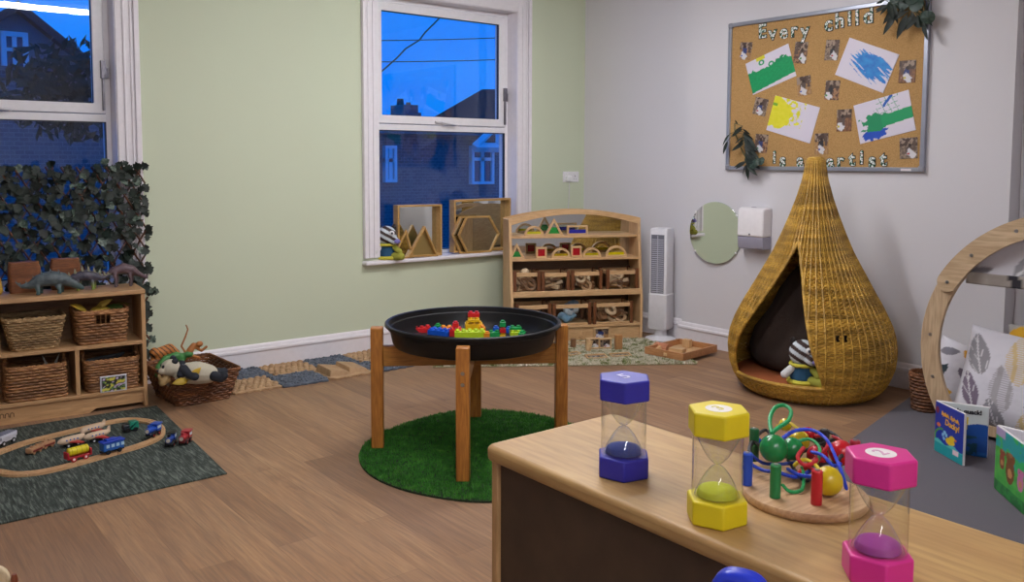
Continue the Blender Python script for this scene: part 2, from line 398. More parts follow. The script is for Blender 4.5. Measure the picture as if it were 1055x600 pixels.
o = M().tube([(p0, -.3, zb), ((p0+p1)/2+.25, -.3, zt_+.18), (p1, -.3, zb)], .09, 4); o.tube([(p0, -.3, zb), (p1, -.3, zb)], .1, 4); o.tube([((p0+p1)/2+.25, -.3, zb), ((p0+p1)/2+.25, -.3, zt_)], .06, 4); o.build('bay_gable', OWIN, h2)
YK = 26.
YC2 = 24.
rf = [py(443, 123, YK), py(497, 92, YK), py(540, 92, YK), py(560, 123, YK)]
r = thing('distant_house', 'far house with a big slate hip roof above the brick house', 'house', (rf[0].x, YK, 0))
sk = rf[1].x/YK
m = M().prism([(p.x-rf[0].x, p.z) for p in rf], 0, 5, 'y'); m.v = [(x+y*sk, y, z) for x, y, z in m.v]; m.build('roof', SLATE, r)
m = M().box(.3, rf[3].x-rf[0].x, .3, 4.8, -3, rf[0].z); m.v = [(x+y*sk, y, z) for x, y, z in m.v]; m.build('wall', BR, r)
cp = py(422, 110, YC2); r = thing('chimney_stack', 'brick chimney stack with pots on a far rooftop, right window', 'chimney', (cp.x, YC2, 0))
zt_ = py(423, 108, YC2).z; z2 = py(415, 101, YC2).z
M().box(-.22, .32, 0, .8, -3, zt_).box(.32, .5, .1, .7, -3, py(432, 116, YC2).z).build('stack', BR, r); M().cyl((-.1, .4, zt_), (-.1, .4, z2), .12, .1).cyl((.2, .4, zt_), (.2, .4, zt_+.1), .08, .07).build('chimney_pot', SLATE, r)
def wire(lbl, a, b, y, sag=.1, rr=.009):
    A, B = py(*a, y), py(*b, y); D = B-A; A = A-D*1.5; B = B+D*1.5
    o = M().tube([A.lerp(B, t/12)-Vector((0, 0, sag*4*(t/12)*(1-t/12))) for t in range(13)], rr, 6).build('overhead_wire', plain('15171c', .6)); tag(o, lbl, 'wire')
wire('upper overhead wire level across the right window', (393, 36), (505, 34), 13)
wire('lower overhead wire level across the right window', (393, 58), (505, 56.5), 13)
pts = [py(x, y, 9) for x, y in ((370, 92), (393.3, 73.5), (408.5, 60.2), (417.9, 50.2), (431.9, 41.5), (437.7, 33.8), (455.2, 16.3), (480, -10))]
tag(M().tube(pts, .009, 6).build('overhead_wire', plain('15171c', .6)), 'slack overhead wire slanting up across the right window', 'wire')
def bush(name, label, c, r, col='1b2a1c', nn=700):
    m = M(); rnd = random.Random(3)
    for i in range(nn):
        v = Vector((rnd.gauss(0, 1), rnd.gauss(0, 1), rnd.gauss(0, 1))).normalized()*(rnd.random()**.4)
        p = Vector((v.x*r[0], v.y*r[1], v.z*r[2])); a = Vector((rnd.gauss(0, 1), rnd.gauss(0, 1), rnd.gauss(0, 1))).normalized()*.12; b = a.orthogonal().normalized()*.05
        m.add([p-a, p+b, p+a, p-b], [(0, 1, 2, 3)])
    o = m.build(name, plain(col, .8)); o.location = c; return tag(o, label, 'bush')
gw = py(100, 78, 14.2); o = M().box(-6, 2.2, 0, .25, -3, gw.z).box(-6.05, 2.25, -.04, .29, gw.z, gw.z+.06).build('garden_wall', BR); o.location = (gw.x, 14.2, 0); tag(o, 'dark brick garden wall below the gabled house, left window', 'wall')
bush('garden_shrub', 'dark shrub against the gabled house, left window', py(85, 95, 12.5), (1.0, .6, .7))
struct('ground_outside', M().box(-8, 22, YW+.3, 40, -3.1, -3), plain('3a3c3c', .9))
# ================================================================== LEAF HELPERS
LEAF = N('leaf_green'); a = LEAF.noise(LEAF.coord(), 14, 3); LEAFM = LEAF.fin(LEAF.ramp(a, [(.3, '0b140d'), (.55, '14221a'), (.75, '20342a')]), .6)
LEAF = N('leaf_variegated'); a = LEAF.noise(LEAF.coord(), 60, 3); LEAFV = LEAF.fin(LEAF.ramp(a, [(.35, '1c3024'), (.5, '46584c'), (.7, '788478')]), .5)
def leaf(m, p, d, nrm, L, W, lob=False):
    d = Vector(d).normalized(); nrm = Vector(nrm); s = d.cross(nrm)
    if s.length < 1e-4: s = d.orthogonal()
    s.normalize(); q = s.cross(d).normalized(); p = Vector(p)
    prof = [(0, .0), (.1, .55), (.3, .5), (.42, 1.0), (.6, .55), (.72, .62), (1, 0)] if lob else [(0, 0), (.2, .7), (.45, 1.), (.75, .65), (1, 0)]
    c = [p+d*(L*t)-q*(L*.12*t*t) for t, w in prof]; v = []; f = []
    for (t, w), cc in zip(prof, c): v += [cc, cc+s*(W*w/2)+q*(W*.12*w), cc-s*(W*w/2)+q*(W*.12*w)]
    for i in range(len(prof)-1):
        b = 3*i; f += [(b, b+1, b+4, b+3), (b+2, b, b+3, b+5)]
    m.add(v, f)
# ================================================================== IVY TRELLIS
t = thing('ivy_trellis', 'expanding willow trellis covered with dark artificial ivy leaves in front of the left window', 'trellis', (0, 5.178, 0))
xr = py(151, 250, 5.178).x; xl = -.25; zt_ = py(80, 172, 5.178).z; zb = .04; dx, dz = .075, .128
tm = wood('4a2c1c', '6b4028', 2, 1)
s = M(); nc = int((xr-xl)/dx)+1; x1_ = xr
H_ = zt_-zb; k = H_/dz*dx
for sg, yy in ((1, -.006), (-1, .006)):
    i = -int(k/dx)-2
    while i*dx < (xr-xl)+k+.1:
        # slat from top going down; clipped to the frame
        xa = xl+i*dx; xb_ = xa+k; P = []
        pts = [(xa, zt_), (xb_, zb)] if sg > 0 else [(xb_, zt_), (xa, zb)]
        (ax, az), (bx, bz) = pts; t0, t1 = 0, 1
        for lo in (xl,):
            if ax != bx:
                for bound, keep in ((xl, 1), (xr, -1)):
                    ta = (bound-ax)/(bx-ax)
                    if (ax-bound)*keep < 0 and (bx-bound)*keep < 0: t0, t1 = 1, 0
                    elif (ax-bound)*keep < 0: t0 = max(t0, ta)
                    elif (bx-bound)*keep < 0: t1 = min(t1, ta)
        if t1-t0 > .03:
            A = (ax+(bx-ax)*t0, yy, az+(bz-az)*t0); B = (ax+(bx-ax)*t1, yy, az+(bz-az)*t1); s.tube([A, B], .0055, 5)
        i += 1
s.build('lattice', tm, t)
lm, lv = M(), M(); rnd = random.Random(11)
for i in range(2300):
    x = xl+(xr-xl+.0)*rnd.random(); z = zb+.08+(zt_+.02-zb-.08)*(rnd.random()**.8)
    if x > xr-.12 and rnd.random() < .35: continue
    if z < .62 and x < 1.3 and rnd.random() < .5: continue
    d = (rnd.uniform(-.8, .8), rnd.uniform(-.5, .1), rnd.uniform(-1, .3)); sz = rnd.uniform(.035, .062)
    leaf(lv if rnd.random() < .08 else lm, (x, rnd.uniform(-.026, .01), z), d, (rnd.uniform(-.4, .4), -1, rnd.uniform(-.2, .5)), sz, sz*1.05, True)
lm.build('leaves', LEAFM, t, solid=0)['kind'] = 'stuff'; o = lv.build('leaves', LEAFV, t); o['kind'] = 'stuff'; o['label'] = 'pale variegated leaves'
# ================================================================== BASKET BUILDER
WK_MID = wickermat('70492a', 'a06e42', 'c6965e'); WK_LT = wickermat('7a5c38', 'a8885c', 'c8a878'); WK_DK = wickermat('54301c', '80502e', 'a87042')
def basket(name, label, loc, rz, top, bot, h, mat, rows=11, group=None, rad=.03, slots=False, handles=False, ns=None, round_=False):
    r = thing(name, label, 'basket', loc, rz, group); m = M()
    per = 2*(top[0]+top[1]); ns = ns or int(per/.026)//2*2+1; NP = ns*4
    rh = h/rows
    def loop(t, off=0, parity=0, wv=0):
        w = bot[0]+(top[0]-bot[0])*t; d = bot[1]+(top[1]-bot[1])*t
        if round_: P = [Vector((w/2*math.cos(2*PI*k/NP), d/2*math.sin(2*PI*k/NP))) for k in range(NP)]
        else: P = resample(rrect(w, d, min(rad, w/3, d/3)), NP)
        out = []
        for k, p in enumerate(P):
            tg = (P[(k+1) % NP]-P[k-1]).normalized(); nn = Vector((tg.y, -tg.x)); o = off+wv*math.cos(PI*ns*k/NP+PI*parity); out.append((p.x+nn.x*o, p.y+nn.y*o))
        return out
    for j in range(rows):
        t = (j+.5)/rows; L = loop(t, 0, j % 2, .0035); z = h*t
        if slots and rows*.55 < j < rows*.82:
            # finger slot in both short-axis faces
            seg = []; run = []
            for (x, y) in L+L[:1]:
                if abs(x) < .035 and y < 0 or abs(x) < .035 and y > 0:
                    if len(run) > 1: seg.append(run)
                    run = []
                else: run.append((x, y, z))
            if len(run) > 1: seg.append(run)
            for q in seg: m.tube(q, rh*.52, 5)
        else: m.tube([(x, y, z) for x, y in L], rh*.52, 5, True)
    for k in range(0, NP, 4):
        A, B = loop(0)[k], loop(1)[k]; m.tube([(A[0], A[1], .004), (B[0], B[1], h)], .0028, 4)
    m.prism([p for p in loop(0, -.004)], .003, .009)
    m.build('weave', mat, r)
    rim = M(); 
    for ph in (0, PI):
        L = loop(1); rim.tube([(x+.004*math.cos(k*.9+ph)*.6, y, h+.004+.004*math.sin(k*.9+ph)) for k, (x, y) in enumerate(L)], .0062, 6, True)
    rim.build('rim', mat, r)
    if handles:
        for s in (-1, 1):
            x = s*top[0]/2; hm = M(); 
            for ph in (0, PI): hm.tube([(x+.004*math.cos(q*1.1+ph), -.04*math.cos(PI*q/10)*1.0, h+.005+.05*math.sin(PI*q/10)) for q in range(11)], .006, 6)
            hm.build('handle', mat, r)
    return r
# ================================================================== LEFT SHELF
RZL = math.radians(-5.); LW = 1.13; LD = .27; LH = .625
P = Vector((1.325, 4.77, 0)); ex = Vector((math.cos(RZL), math.sin(RZL), 0)); ey = Vector((-math.sin(RZL), math.cos(RZL), 0)); OL = P-ex*LW
def Lw(x, y, z=0): return OL+ex*x+ey*y+Vector((0, 0, z))
s = thing('open_shelf_unit', 'low pale pine two-tier shelf unit holding wicker baskets in the left corner', 'shelf', OL, RZL)
PINE = wood('b58c60', 'cfa678', 0, .8); PINEZ = wood('b58c60', 'cfa678', 2, .8); PINEY = wood('b08860', 'caa276', 1, .8)
M().box(-.01, LW+.0, -.012, LD, LH-.024, LH).build('top', PINE, s, .004)
for x in (0, LW-.02): M().box(x, x+.02, .0, LD, 0, LH-.024).build('side_panel', PINEZ, s, .002)
M().box(.02, LW-.02, 0, LD-.01, .335, .353).build('shelf_board', PINE, s, .002)
M().box(.02, LW-.02, 0, LD-.01, .085, .103).build('shelf_board', PINE, s, .002)
M().prism([(.02, .0), (LW-.28, .0), (LW-.25, .02), (LW-.02, .02), (LW-.02, .085), (.02, .085)], .012, .03, 'y').build('plinth', PINE, s, .001)
dxl = LW-.675
M().box(dxl-.01, dxl+.01, .004, LD-.01, .353, LH-.024).build('divider', PINEZ, s, .002)
def shx(pxx, pyy): # local x on the front face for a pixel
    d = ray(pxx, pyy); a = OL; # solve  C0+d*t = a + ex*u + z
    t = (a-C0).dot(ey)/d.dot(ey); Pp = C0+d*t; return (Pp-a).dot(ex), Pp.z
dvx, _ = shx(80.5, 390)
M().box(dvx-.01, dvx+.01, .004, LD-.01, .103, .335).build('divider', PINEZ, s, .002)
M().box(.02, LW-.02, LD-.01, LD-.004, .02, LH-.024).build('back_panel', wood('7a5836', '8f6a44', 0, .8), s)
# the maker's burnt mark on the plinth
u, z = shx(7.5, 431); m = M()
for dx_ in (-.022, 0, .022): m.tube([(u+dx_-.008, .0115, .034), (u+dx_-.007, .0112, .052), (u+dx_, .0112, .058), (u+dx_+.007, .0112, .052), (u+dx_+.008, .0115, .036)], .0022, 5)
m.build('burnt_mark', plain('5a4028', .8), s)
bl = []
def lb(name, label, xa, xb_, ytop, mat, zb, y0=.012, d=.225, **k):
    u0_, _ = shx(xa, ytop); u1_, _ = shx(xb_, ytop); w = u1_-u0_
    c = Lw((u0_+u1_)/2, y0+d/2, zb+.001); 
    return basket(name, label, c, RZL, (w, d), k.pop('bot', (w*.82, d*.84)), k.pop('h', .17), mat, group='wicker baskets in the left shelf unit', **k), c, w
b1, c1, w1 = lb('wicker_basket', 'pale wicker basket with flared sides on the upper shelf, leftmost', 3, 67.5, 325, WK_LT, .353, h=.155, bot=(.2, .18), rows=12)
b2, c2, w2 = lb('wicker_basket', 'brown wicker basket with finger slots and yellow leaves inside, upper shelf', 78, 132.5, 317, WK_MID, .353, h=.165, bot=(.225, .2), slots=True)
b3, c3, w3 = lb('wicker_basket', 'handled wicker basket on the lower shelf, left of the divider', 6.5, 68.5, 384, WK_MID, .103, h=.165, bot=(.27, .22), handles=True)
b4, c4, w4 = lb('wicker_basket', 'handled wicker basket with a picture card, lower shelf right', 88, 144.5, 378, WK_MID, .103, h=.155, bot=(.245, .22), handles=True)
# card on the basket
u, z = shx(117, 395.5); cdl = Lw(u, .003, z)
o = M().grid(24, 18, lambda a, b: ((a-.5)*.128+.0, -.003, (b-.5)*.088)).build('picture_card', painted(.3)); 
def cardf(c):
    x, z = c.x/.128, c.z/.088
    if abs(x) > .44 or abs(z) > .42: return lin('c8c8d0')
    n_ = fbm(x*6, z*5, 2)
    if n_ > .28: return lin('d8cc58')
    if n_ > .1: return lin('6e9a5c')
    if n_ < -.35: return lin('c9b8d8')
    return lin('26281e')
paint(o, cardf); o.modifiers.new('Solid', 'SOLIDIFY').thickness = .002
tag(o, 'laminated picture card of yellow creatures hung on the lower right basket', 'card'); place(o, cdl, RZL)
# contents
def lump(name, label, cat, loc, pts, rad, mat, vox=.006, group=None, rz=0):
    m = chain(M(), pts, rad); o = m.build(name, mat, remesh=vox); place(o, loc, rz); return tag(o, label, cat, group)
def cr(mat, c, **k): return plain(c, k.get('rough', .55))
lump('toy_tusks', 'pale horned toy poking out of the lower left basket', 'toy', Lw(shx(55, 380)[0], .1, .26), [(-.04, 0, .05), (-.02, 0, .0), (.0, 0, -.02), (.02, 0, .0), (.04, 0, .05)], [.004, .009, .012, .009, .004], plain('a9a69c', .6))
for i, (xx, yy, ln) in enumerate(((98, 374, .05), (108, 372, .07), (122, 374, .05))):
    lump('toy_lizard', 'dark grey toy creature lying in the lower right basket', 'toy', Lw(shx(xx, yy)[0], .09+.02*i, .245), [(-ln, 0, 0), (-ln*.4, .0, .012), (ln*.3, .01, .01), (ln, .0, .025)], [.005, .014, .016, .008], plain('3c4044', .6), group='grey creatures in the lower right basket')
def yleaf(m, p, d, L, W): leaf(m, p, d, (0, -.6, 1), L, W)
for i, (xx, c, ang) in enumerate(((92, 'c2a83a', 2.2), (94, 'b59a34', .2), (101, 'cfb552', 1.0), (112, '4c6a2e', .1), (119, '6b5a22', -.3))):
    m = M(); leaf(m, (0, 0, 0), (math.cos(ang), -.2, abs(math.sin(ang))*.4+.1), (0, -.7, 1), .1, .045)
    o = m.build('fabric_leaf', plain(c, .7)); o.modifiers.new('s', 'SOLIDIFY').thickness = .002
    o.location = Lw(shx(xx, 312)[0], .07+.02*i, .353+.165)
    tag(o, ['flat mustard leaf hanging over the left end of the slotted basket', 'mustard leaf upright at the middle of the slotted basket', 'pale yellow leaf in the slotted basket', 'green leaf in the slotted basket', 'brown leaf at the right of the slotted basket'][i], 'leaf')
for i, (xx, c) in enumerate(((18, '2e2320'), (34, '3a2a24'), (50, '2b2420'))):
    lump('soft_toy', 'dark brown soft toy deep in the pale flared basket', 'toy', Lw(shx(xx, 330)[0], .13, .353+.11), [(-.03, 0, 0), (.03, .01, .01)], [.03, .034], fabric(c, '3d302a'), group='dark toys in the pale basket', vox=.008)
for i, (xx, c) in enumerate(((25, '3a3028'), (42, '2e2a26'))):
    lump('soft_toy', 'dark toy animal lying in the lower left basket', 'toy', Lw(shx(xx, 385)[0], .13, .103+.12), [(-.04, 0, 0), (.03, .01, .01)], [.03, .03], fabric(c, '3d302a'), group='dark toys in the lower left basket', vox=.008)
# ------------------------------------------------------------------ stumps and dinosaurs on the shelf
BARK = wood('5e351c', '945a30', 0, 2.2, .7, bump=.8); CUT = wood('8a5228', 'a86c38', 0, 1)
def tp_(x, dep):
    o = OL+ey*dep; d = ray(x, 296); t = (o-C0).dot(ey)/d.dot(ey); q = C0+d*t; return Vector((q.x, q.y, LH))
def stump(label, xa, xb_, yb, ytop, dpt, yy):
    A = shx(xa, yb)[0]*1.0; 
    P0 = tp_(xa, yy); P1 = tp_(xb_, yy); c = (P0+P1)/2; w = (P1-P0).length; h = zat((xa+xb_)/2, ytop, c)-LH
    c = c+ey*dpt/2
    r = thing('wooden_log_block', label, 'log', (c.x, c.y, LH), RZL); m = M(); nn = 28; prof = []
    rr = rrect(w, dpt, min(w, dpt)*.22, 6)
    v = []; rows = 6
    for j in range(rows+1):
        t = j/rows
        for x, y in rr:
            q = 1+.05*fbm(x*20, y*20+t*2, 3)-(.07 if j in (0, rows) else 0); v.append((x*q, y*q, h*t+.004*math.sin(x*60)*(j == rows)))
    k = len(rr); f = [(j*k+i, j*k+(i+1) % k, (j+1)*k+(i+1) % k, (j+1)*k+i) for j in range(rows) for i in range(k)]+[tuple(range(k))[::-1]]
    m.add(v, f); m.build('bark', BARK, r); M().prism([(x*.93, y*.93) for x, y in rr], h-.004, h+.002).build('cut_face', CUT, r)
stump('orange-brown square log block behind the grey dinosaur, leftmost', 9, 43, 295.5, 271.5, .09, .165)
stump('orange-brown log block behind the plated dinosaur', 53, 84, 290, 267.5, .07, .19)
def dino(name, label, xa, xb_, yb, mat, kind, belly=None, flip=1, rz=RZL):
    P0 = tp_(xa, yb); P1 = tp_(xb_, yb); L = (P1-P0).length; c = (P0+P1)/2
    r = thing(name, label, 'toy dinosaur', (c.x, c.y, LH), rz+(0 if flip > 0 else PI)); m = M()
    if kind == 'anky':   # head to +x, tail to -x; low, spiny
        sp = [(-.5, 0, .22), (-.42, 0, .16), (-.3, 0, .17), (-.15, 0, .25), (.02, 0, .27), (.18, 0, .25), (.3, 0, .19), (.42, 0, .12), (.5, 0, .07)]
        rd = [.014, .03, .065, .11, .135, .12, .08, .06, .035]; lx = [(-.17, .14), (.15, .13)]
    elif kind == 'steg':
        sp = [(-.5, 0, .2), (-.38, 0, .26), (-.22, 0, .3), (-.02, 0, .33), (.14, 0, .3), (.3, 0, .24), (.42, 0, .28), (.5, 0, .31)]
        rd = [.012, .03, .08, .12, .11, .055, .03, .015]; lx = [(-.15, .2), (.14, .18)]
    else:
        sp = [(-.5, 0, .2), (-.38, 0, .26), (-.2, 0, .36), (.0, 0, .4), (.15, 0, .36), (.28, 0, .28), (.4, 0, .2), (.48, 0, .17)]
        rd = [.012, .035, .08, .12, .11, .06, .045, .03]; lx = [(-.16, .3), (.14, .28)]
    S = lambda p: tuple(q*L for q in p)
    chain(m, [S(p) for p in sp], [q*L for q in rd], .4)
    for x, z in lx:
        for sy in (-1, 1):
            dxx = .03*sy
            chain(m, [S((x+dxx, sy*.07, z)), S((x+dxx+.015, sy*.1, z*.5)), S((x+dxx-.005, sy*.1, .03)), S((x+dxx+.03, sy*.1, .02))], [L*.045, L*.032, L*.025, L*.02], .5)
    m.build('body', mat, r, remesh=L*.016)
    q = M().tube([S((p[0], 0, p[2]+rr_*.9)) for p, rr_ in zip(sp, rd)], L*.012, 5)
    for k in range(11):
        t = k/10; i = min(len(sp)-2, int(t*(len(sp)-1))); a = t*(len(sp)-1)-i; p = Vector(sp[i]).lerp(Vector(sp[i+1]), a); rr = rd[i]+(rd[i+1]-rd[i])*a
        hh = (.075 if kind == 'anky' else .13 if kind == 'steg' else .03)*math.sin(PI*min(1, max(.12, t)))**.5
        for sy in ((-1, 1) if kind != 'brow' else (0,)):
            b = Vector((p.x, sy*rr*.5, p.z+rr*.8)); w = .028 if kind == 'steg' else .014
            q.add([S(b+Vector((-w, -.004, 0))), S(b+Vector((w, -.004, 0))), S(b+Vector((w, .004, 0))), S(b+Vector((-w, .004, 0))), S(b+Vector((-.01, sy*.02, hh)))], [(3, 2, 1, 0), (0, 1, 4), (1, 2, 4), (2, 3, 4), (3, 0, 4)])
    if kind == 'brow': 
        for sy in (-1, 1):
            q.tube([S((.46, sy*.02, .19)), S((.5, sy*.05, .23)), S((.55, sy*.06, .25))], [L*.012, L*.008, L*.002], 6)
    q.build('spines', belly or mat, r)
def dinomat(c1, c2, c3):
    n = N('dino_skin'); v = n.coord(); a = n.noise(v, 40, 4, .6); g = n.n('SeparateXYZ'); n.l(n.coord(), g.inputs[0])
    c = n.ramp(a, [(.35, c1), (.65, c2)]); mr = n.n('MapRange'); n.l(g.outputs[2], mr.inputs[0]); mr.inputs[1].default_value = .02; mr.inputs[2].default_value = .05
    n.bump(a, .6, .003); return n.fin(n.mix(mr.outputs[0], lin(c3), c), .5)
dino('toy_dinosaur', 'grey-green spiny toy dinosaur at the front of the shelf top', 17, 85, .06, dinomat('3c474c', '5c686c', '3f5a5a'), 'anky', plain('59666a', .5))
dino('toy_dinosaur', 'plated toy dinosaur with a green and orange belly, between the other two', 62, 115, .11, dinomat('2f3040', '54505c', '74883c'), 'steg', plain('8c8870', .5))
dino('toy_dinosaur', 'plum-brown toy dinosaur at the right end of the shelf top', 102, 153, .15, dinomat('4a3a40', '6a565c', '52444a'), 'brow', None)
lump('yellow_toy', 'yellow toy cut off by the left picture edge on the shelf top', 'toy', tp_(-4, .12), [(0, 0, .03), (0, 0, .09)], [.032, .022], plain('a88430', .5))
# ================================================================== ANIMAL BASKET
BRZ = math.radians(2); bc = Vector((1.575, 4.82, 0)); BH = .165
basket('toy_animal_basket', 'dark square wicker basket heaped with toy animals on the floor by the green wall', bc, BRZ, (.37, .46), (.28, .36), BH, WK_DK, rows=12, rad=.03)
def bp(xx, yy, z): p = pz(xx, yy, z); return p
FURW = fabric('cfc8b4', 'a8a08a', 120); BLK = fabric('23262e', '383c46', 120); ORG = plain('c07a3a', .5); GRN = plain('3c7a3c', .45)
# panda lying on its back, head to the left
pr_ = bp(194, 382, .2); r = thing('toy_panda', 'white and black toy panda lying on top of the animal basket', 'toy panda', (pr_.x, pr_.y, .14), math.radians(-20))
m = M(); chain(m, [(.10, 0, .035), (.04, 0, .045), (-.03, 0, .05)], [.05, .062, .052], .3); m.ell((-.085, -.01, .085), (.05, .046, .044)); m.ell((-.125, -.03, .073), (.022, .022, .018)); m.build('body', FURW, r, remesh=.005)
m = M(); chain(m, [(-.02, -.04, .08), (.01, -.075, .05), (.035, -.085, .045)], [.024, .02, .022], .4); chain(m, [(-.03, .05, .07), (-.02, .08, .04)], [.024, .02], .4); chain(m, [(-.035, -.045, .05), (-.03, 0, .098), (-.03, .045, .06)], [.022, .02, .022], .3); m.build('arms', BLK, r, remesh=.005)
m = M(); chain(m, [(.13, -.04, .03), (.165, -.065, .02), (.18, -.07, .035)], [.028, .022, .02], .4); chain(m, [(.13, .04, .03), (.18, .05, .03)], [.028, .02], .4); m.build('legs', BLK, r, remesh=.005)
m = M(); m.ell((-.062, -.035, .122), (.016, .012, .016)); m.ell((-.075, .04, .122), (.016, .012, .016)); m.ell((-.115, -.035, .094), (.012, .01, .012)); m.ell((-.128, .005, .094), (.01, .01, .012)); m.ell((-.145, -.036, .077), (.008, .008, .006)); m.build('ears_and_face', BLK, r)
def strip_(m, *a): pass
p = bp(166, 362, .2)
m = chain(M(), [(-.05, 0, -.02), (-.01, 0, .02), (.05, 0, .03), (.09, .01, .0)], [.022, .034, .036, .03], .35); m.ell((-.045, -.01, .03), .03)
o = m.build('toy_tiger', painted(.6), remesh=.005); paint(o, lambda c: lin('241c18') if math.sin(c.x*220+3*c.z*60) > .55 else lin('c47c3c')); place(o, (p.x-.0, p.y, .17), .2); tag(o, 'orange striped toy tiger at the left of the animal basket', 'toy tiger')
p = bp(178, 372, .2); m = chain(M(), [(-.1, -.02, -.04), (-.085, -.01, .0), (-.04, 0, .035), (.02, 0, .04), (.06, 0, .03)], [.012, .018, .022, .028, .022], .35)
for x, y, z in ((-.07, -.06, -.02), (.03, -.07, .0), (-.02, .06, .01)): chain(m, [(x+.02, 0, .02), (x, y, z)], [.014, .009], .4)
m.ell((.085, -.01, .045), (.03, .024, .02)); o = m.build('toy_crocodile', dinomat('2f6a34', '4c8c48', '3c7a3c'), remesh=.005); place(o, (p.x, p.y, .18), .15); tag(o, 'green toy reptile draped over the left side of the animal basket', 'toy reptile')
p = bp(196, 362, .24); m = chain(M(), [(-.02, 0, -.02), (.0, 0, .02), (.02, 0, .045)], [.014, .02, .016], .35); m.ell((.05, -.01, .05), (.02, .017, .017))
chain(m, [(-.02, 0, .0), (-.05, 0, .05), (-.025, 0, .1), (-.01, 0, .14), (-.02, 0, .165)], [.007, .006, .006, .005, .005], .4)
chain(m, [(.02, 0, .04), (.06, -.01, .01), (.085, -.02, .03)], [.01, .008, .008], .4); chain(m, [(0, 0, -.01), (.05, 0, -.03)], [.01, .009], .4)
o = m.build('toy_monkey', plain('a86a34', .55), remesh=.004); place(o, (p.x, p.y, .225), .1); tag(o, 'brown toy monkey with raised tail behind the panda', 'toy monkey')
p = bp(168, 388, .18); m = chain(M(), [(-.03, 0, .0), (.0, 0, .02), (.04, .0, .0)], [.02, .026, .02], .35); chain(m, [(-.03, 0, 0), (-.05, 0, .04)], [.012, .01], .4); chain(m, [(.02, -.02, 0), (.03, -.03, -.03)], [.01, .008])
o = m.build('toy_giraffe', plain('a88c5c', .6), remesh=.005); place(o, (p.x+.02, p.y, .15), .4); tag(o, 'tan toy animal tucked in the front left of the animal basket', 'toy animal')
p = bp(194, 389, .18); 
for i, (d, c, lb_) in enumerate((((.5, -.3, .6), 'c2a02c', 'yellow leaf standing up in front of the panda'), ((-1, -.3, .05), 'a88c28', 'yellow leaf lying flat at the basket front'))):
    m = M(); leaf(m, (0, 0, 0), d, (0, -1, .6), .09, .04); o = m.build('fabric_leaf', plain(c, .6)); o.modifiers.new('s', 'SOLIDIFY').thickness = .002; place(o, (p.x, p.y, .165)); tag(o, lb_, 'leaf')
p = bp(186, 384, .18); lump('toy_hippo', 'pale grey toy under the panda head', 'toy animal', (p.x, p.y+.02, .135), [(-.04, 0, 0), (.02, 0, .01)], [.035, .035], fabric('a49c8c', '8a8476'), vox=.006)
# ================================================================== GREEN RUG
n = N('woven_green_rug'); a = n.noise(n.coord((46, 5, 1)), 2.2, 4, .7, .6); b = n.noise(n.coord(), 3, 2); c = n.ramp(a, [(.36, '1c231e'), (.50, '38403a'), (.66, '727a70')]); n.bump(a, .7, .004)
c = n.mix(b, c, n.mix(.3, c, lin('303a36'))); GRUG = n.fin(c, .95)
A = pz(234, 489); Bq = pz(165, 418.5)
m = M(); m.prism([(A.x, A.y), (A.x+.075, 4.72), (-.6, 4.8), (-.6, 3.5), (A.x-.8, A.y)], 0, .007); o = m.build('green_rug', GRUG, None, .002); tag(o, 'dark green woven rug under the toy train track', 'rug')
ZR = .0075
# ---- train track
TR = [(-22, 476), (-10, 469.5), (0, 465), (28.5, 455), (64.5, 446), (100, 437.5), (116, 434), (131, 432), (148, 433), (159, 436), (165.5, 442), (164, 448.5), (156, 454), (139.6, 460), (116.9, 466.3), (89.9, 474), (60, 482), (37.5, 486.5), (15, 488), (0, 486), (-12, 484), (-22, 480)]
tw = [pz(x, y, ZR+.01) for x, y in TR]
def cat(P, n=12, closed=True):
    out = []; k = len(P)
    for i in range(k):
        p0, p1, p2, p3 = (P[(i+j-1) % k] for j in range(4))
        for q in range(n):
            t = q/n; out.append(.5*((2*p1)+(p2-p0)*t+(2*p0-5*p1+4*p2-p3)*t*t+(3*p1-p0-3*p2+p3)*t**3))
    return out
sm = cat([Vector((p.x, p.y)) for p in tw]); NT = 200; sm = resample(sm, NT); 
TRW = wood('c09468', 'dab488', 0, 1.4)
cuts = [0, 17, 33, 49, 66, 83, 100, 117, 134, 151, 168, 185, 200]
names = ['behind the white lorry', 'at the far left of the loop', 'far side of the loop behind the airplanes', 'far side of the loop behind the green van', 'at the far right bend', 'rounding the right bend under the blue engine', 'near side right of the blue coach', 'under the blue coach', 'under the red and yellow tanker', 'near side left of the tanker', 'near left bend', 'left end of the loop']
def arc(i): return sm[i % NT]
for k in range(len(cuts)-1):
    i0, i1 = cuts[k], cuts[k+1]; w, h = .04, .012; prof = [(-w/2, 0), (w/2, 0), (w/2, h), (w/2-.008, h), (w/2-.009, h-.003), (w/2-.014, h-.003), (w/2-.015, h), (-w/2+.015, h), (-w/2+.014, h-.003), (-w/2+.009, h-.003), (-w/2+.008, h), (-w/2, h)]
    v = []; K = len(prof); c0 = arc((i0+i1)//2)
    for i in range(i0, i1+1):
        p = arc(i); tg = (arc(i+1)-arc(i-1)).normalized(); nn = Vector((-tg.y, tg.x)); q = p-tg*.0012*(1 if i == i1 else 0)+tg*.0012*(1 if i == i0 else 0)
        for a_, z in prof: v.append((q.x+nn.x*a_-c0.x, q.y+nn.y*a_-c0.y, z))
    L = i1-i0; f = [(i*K+j, i*K+(j+1) % K, (i+1)*K+(j+1) % K, (i+1)*K+j) for i in range(L) for j in range(K)]+[tuple(range(K)), tuple(range(L*K, L*K+K))[::-1]]
    o = M().add(v, f).build('wooden_track_piece', TRW); o.location = (c0.x, c0.y, ZR)
    tag(o, 'wooden train track piece '+names[k], 'toy track', 'pieces of the wooden train track')
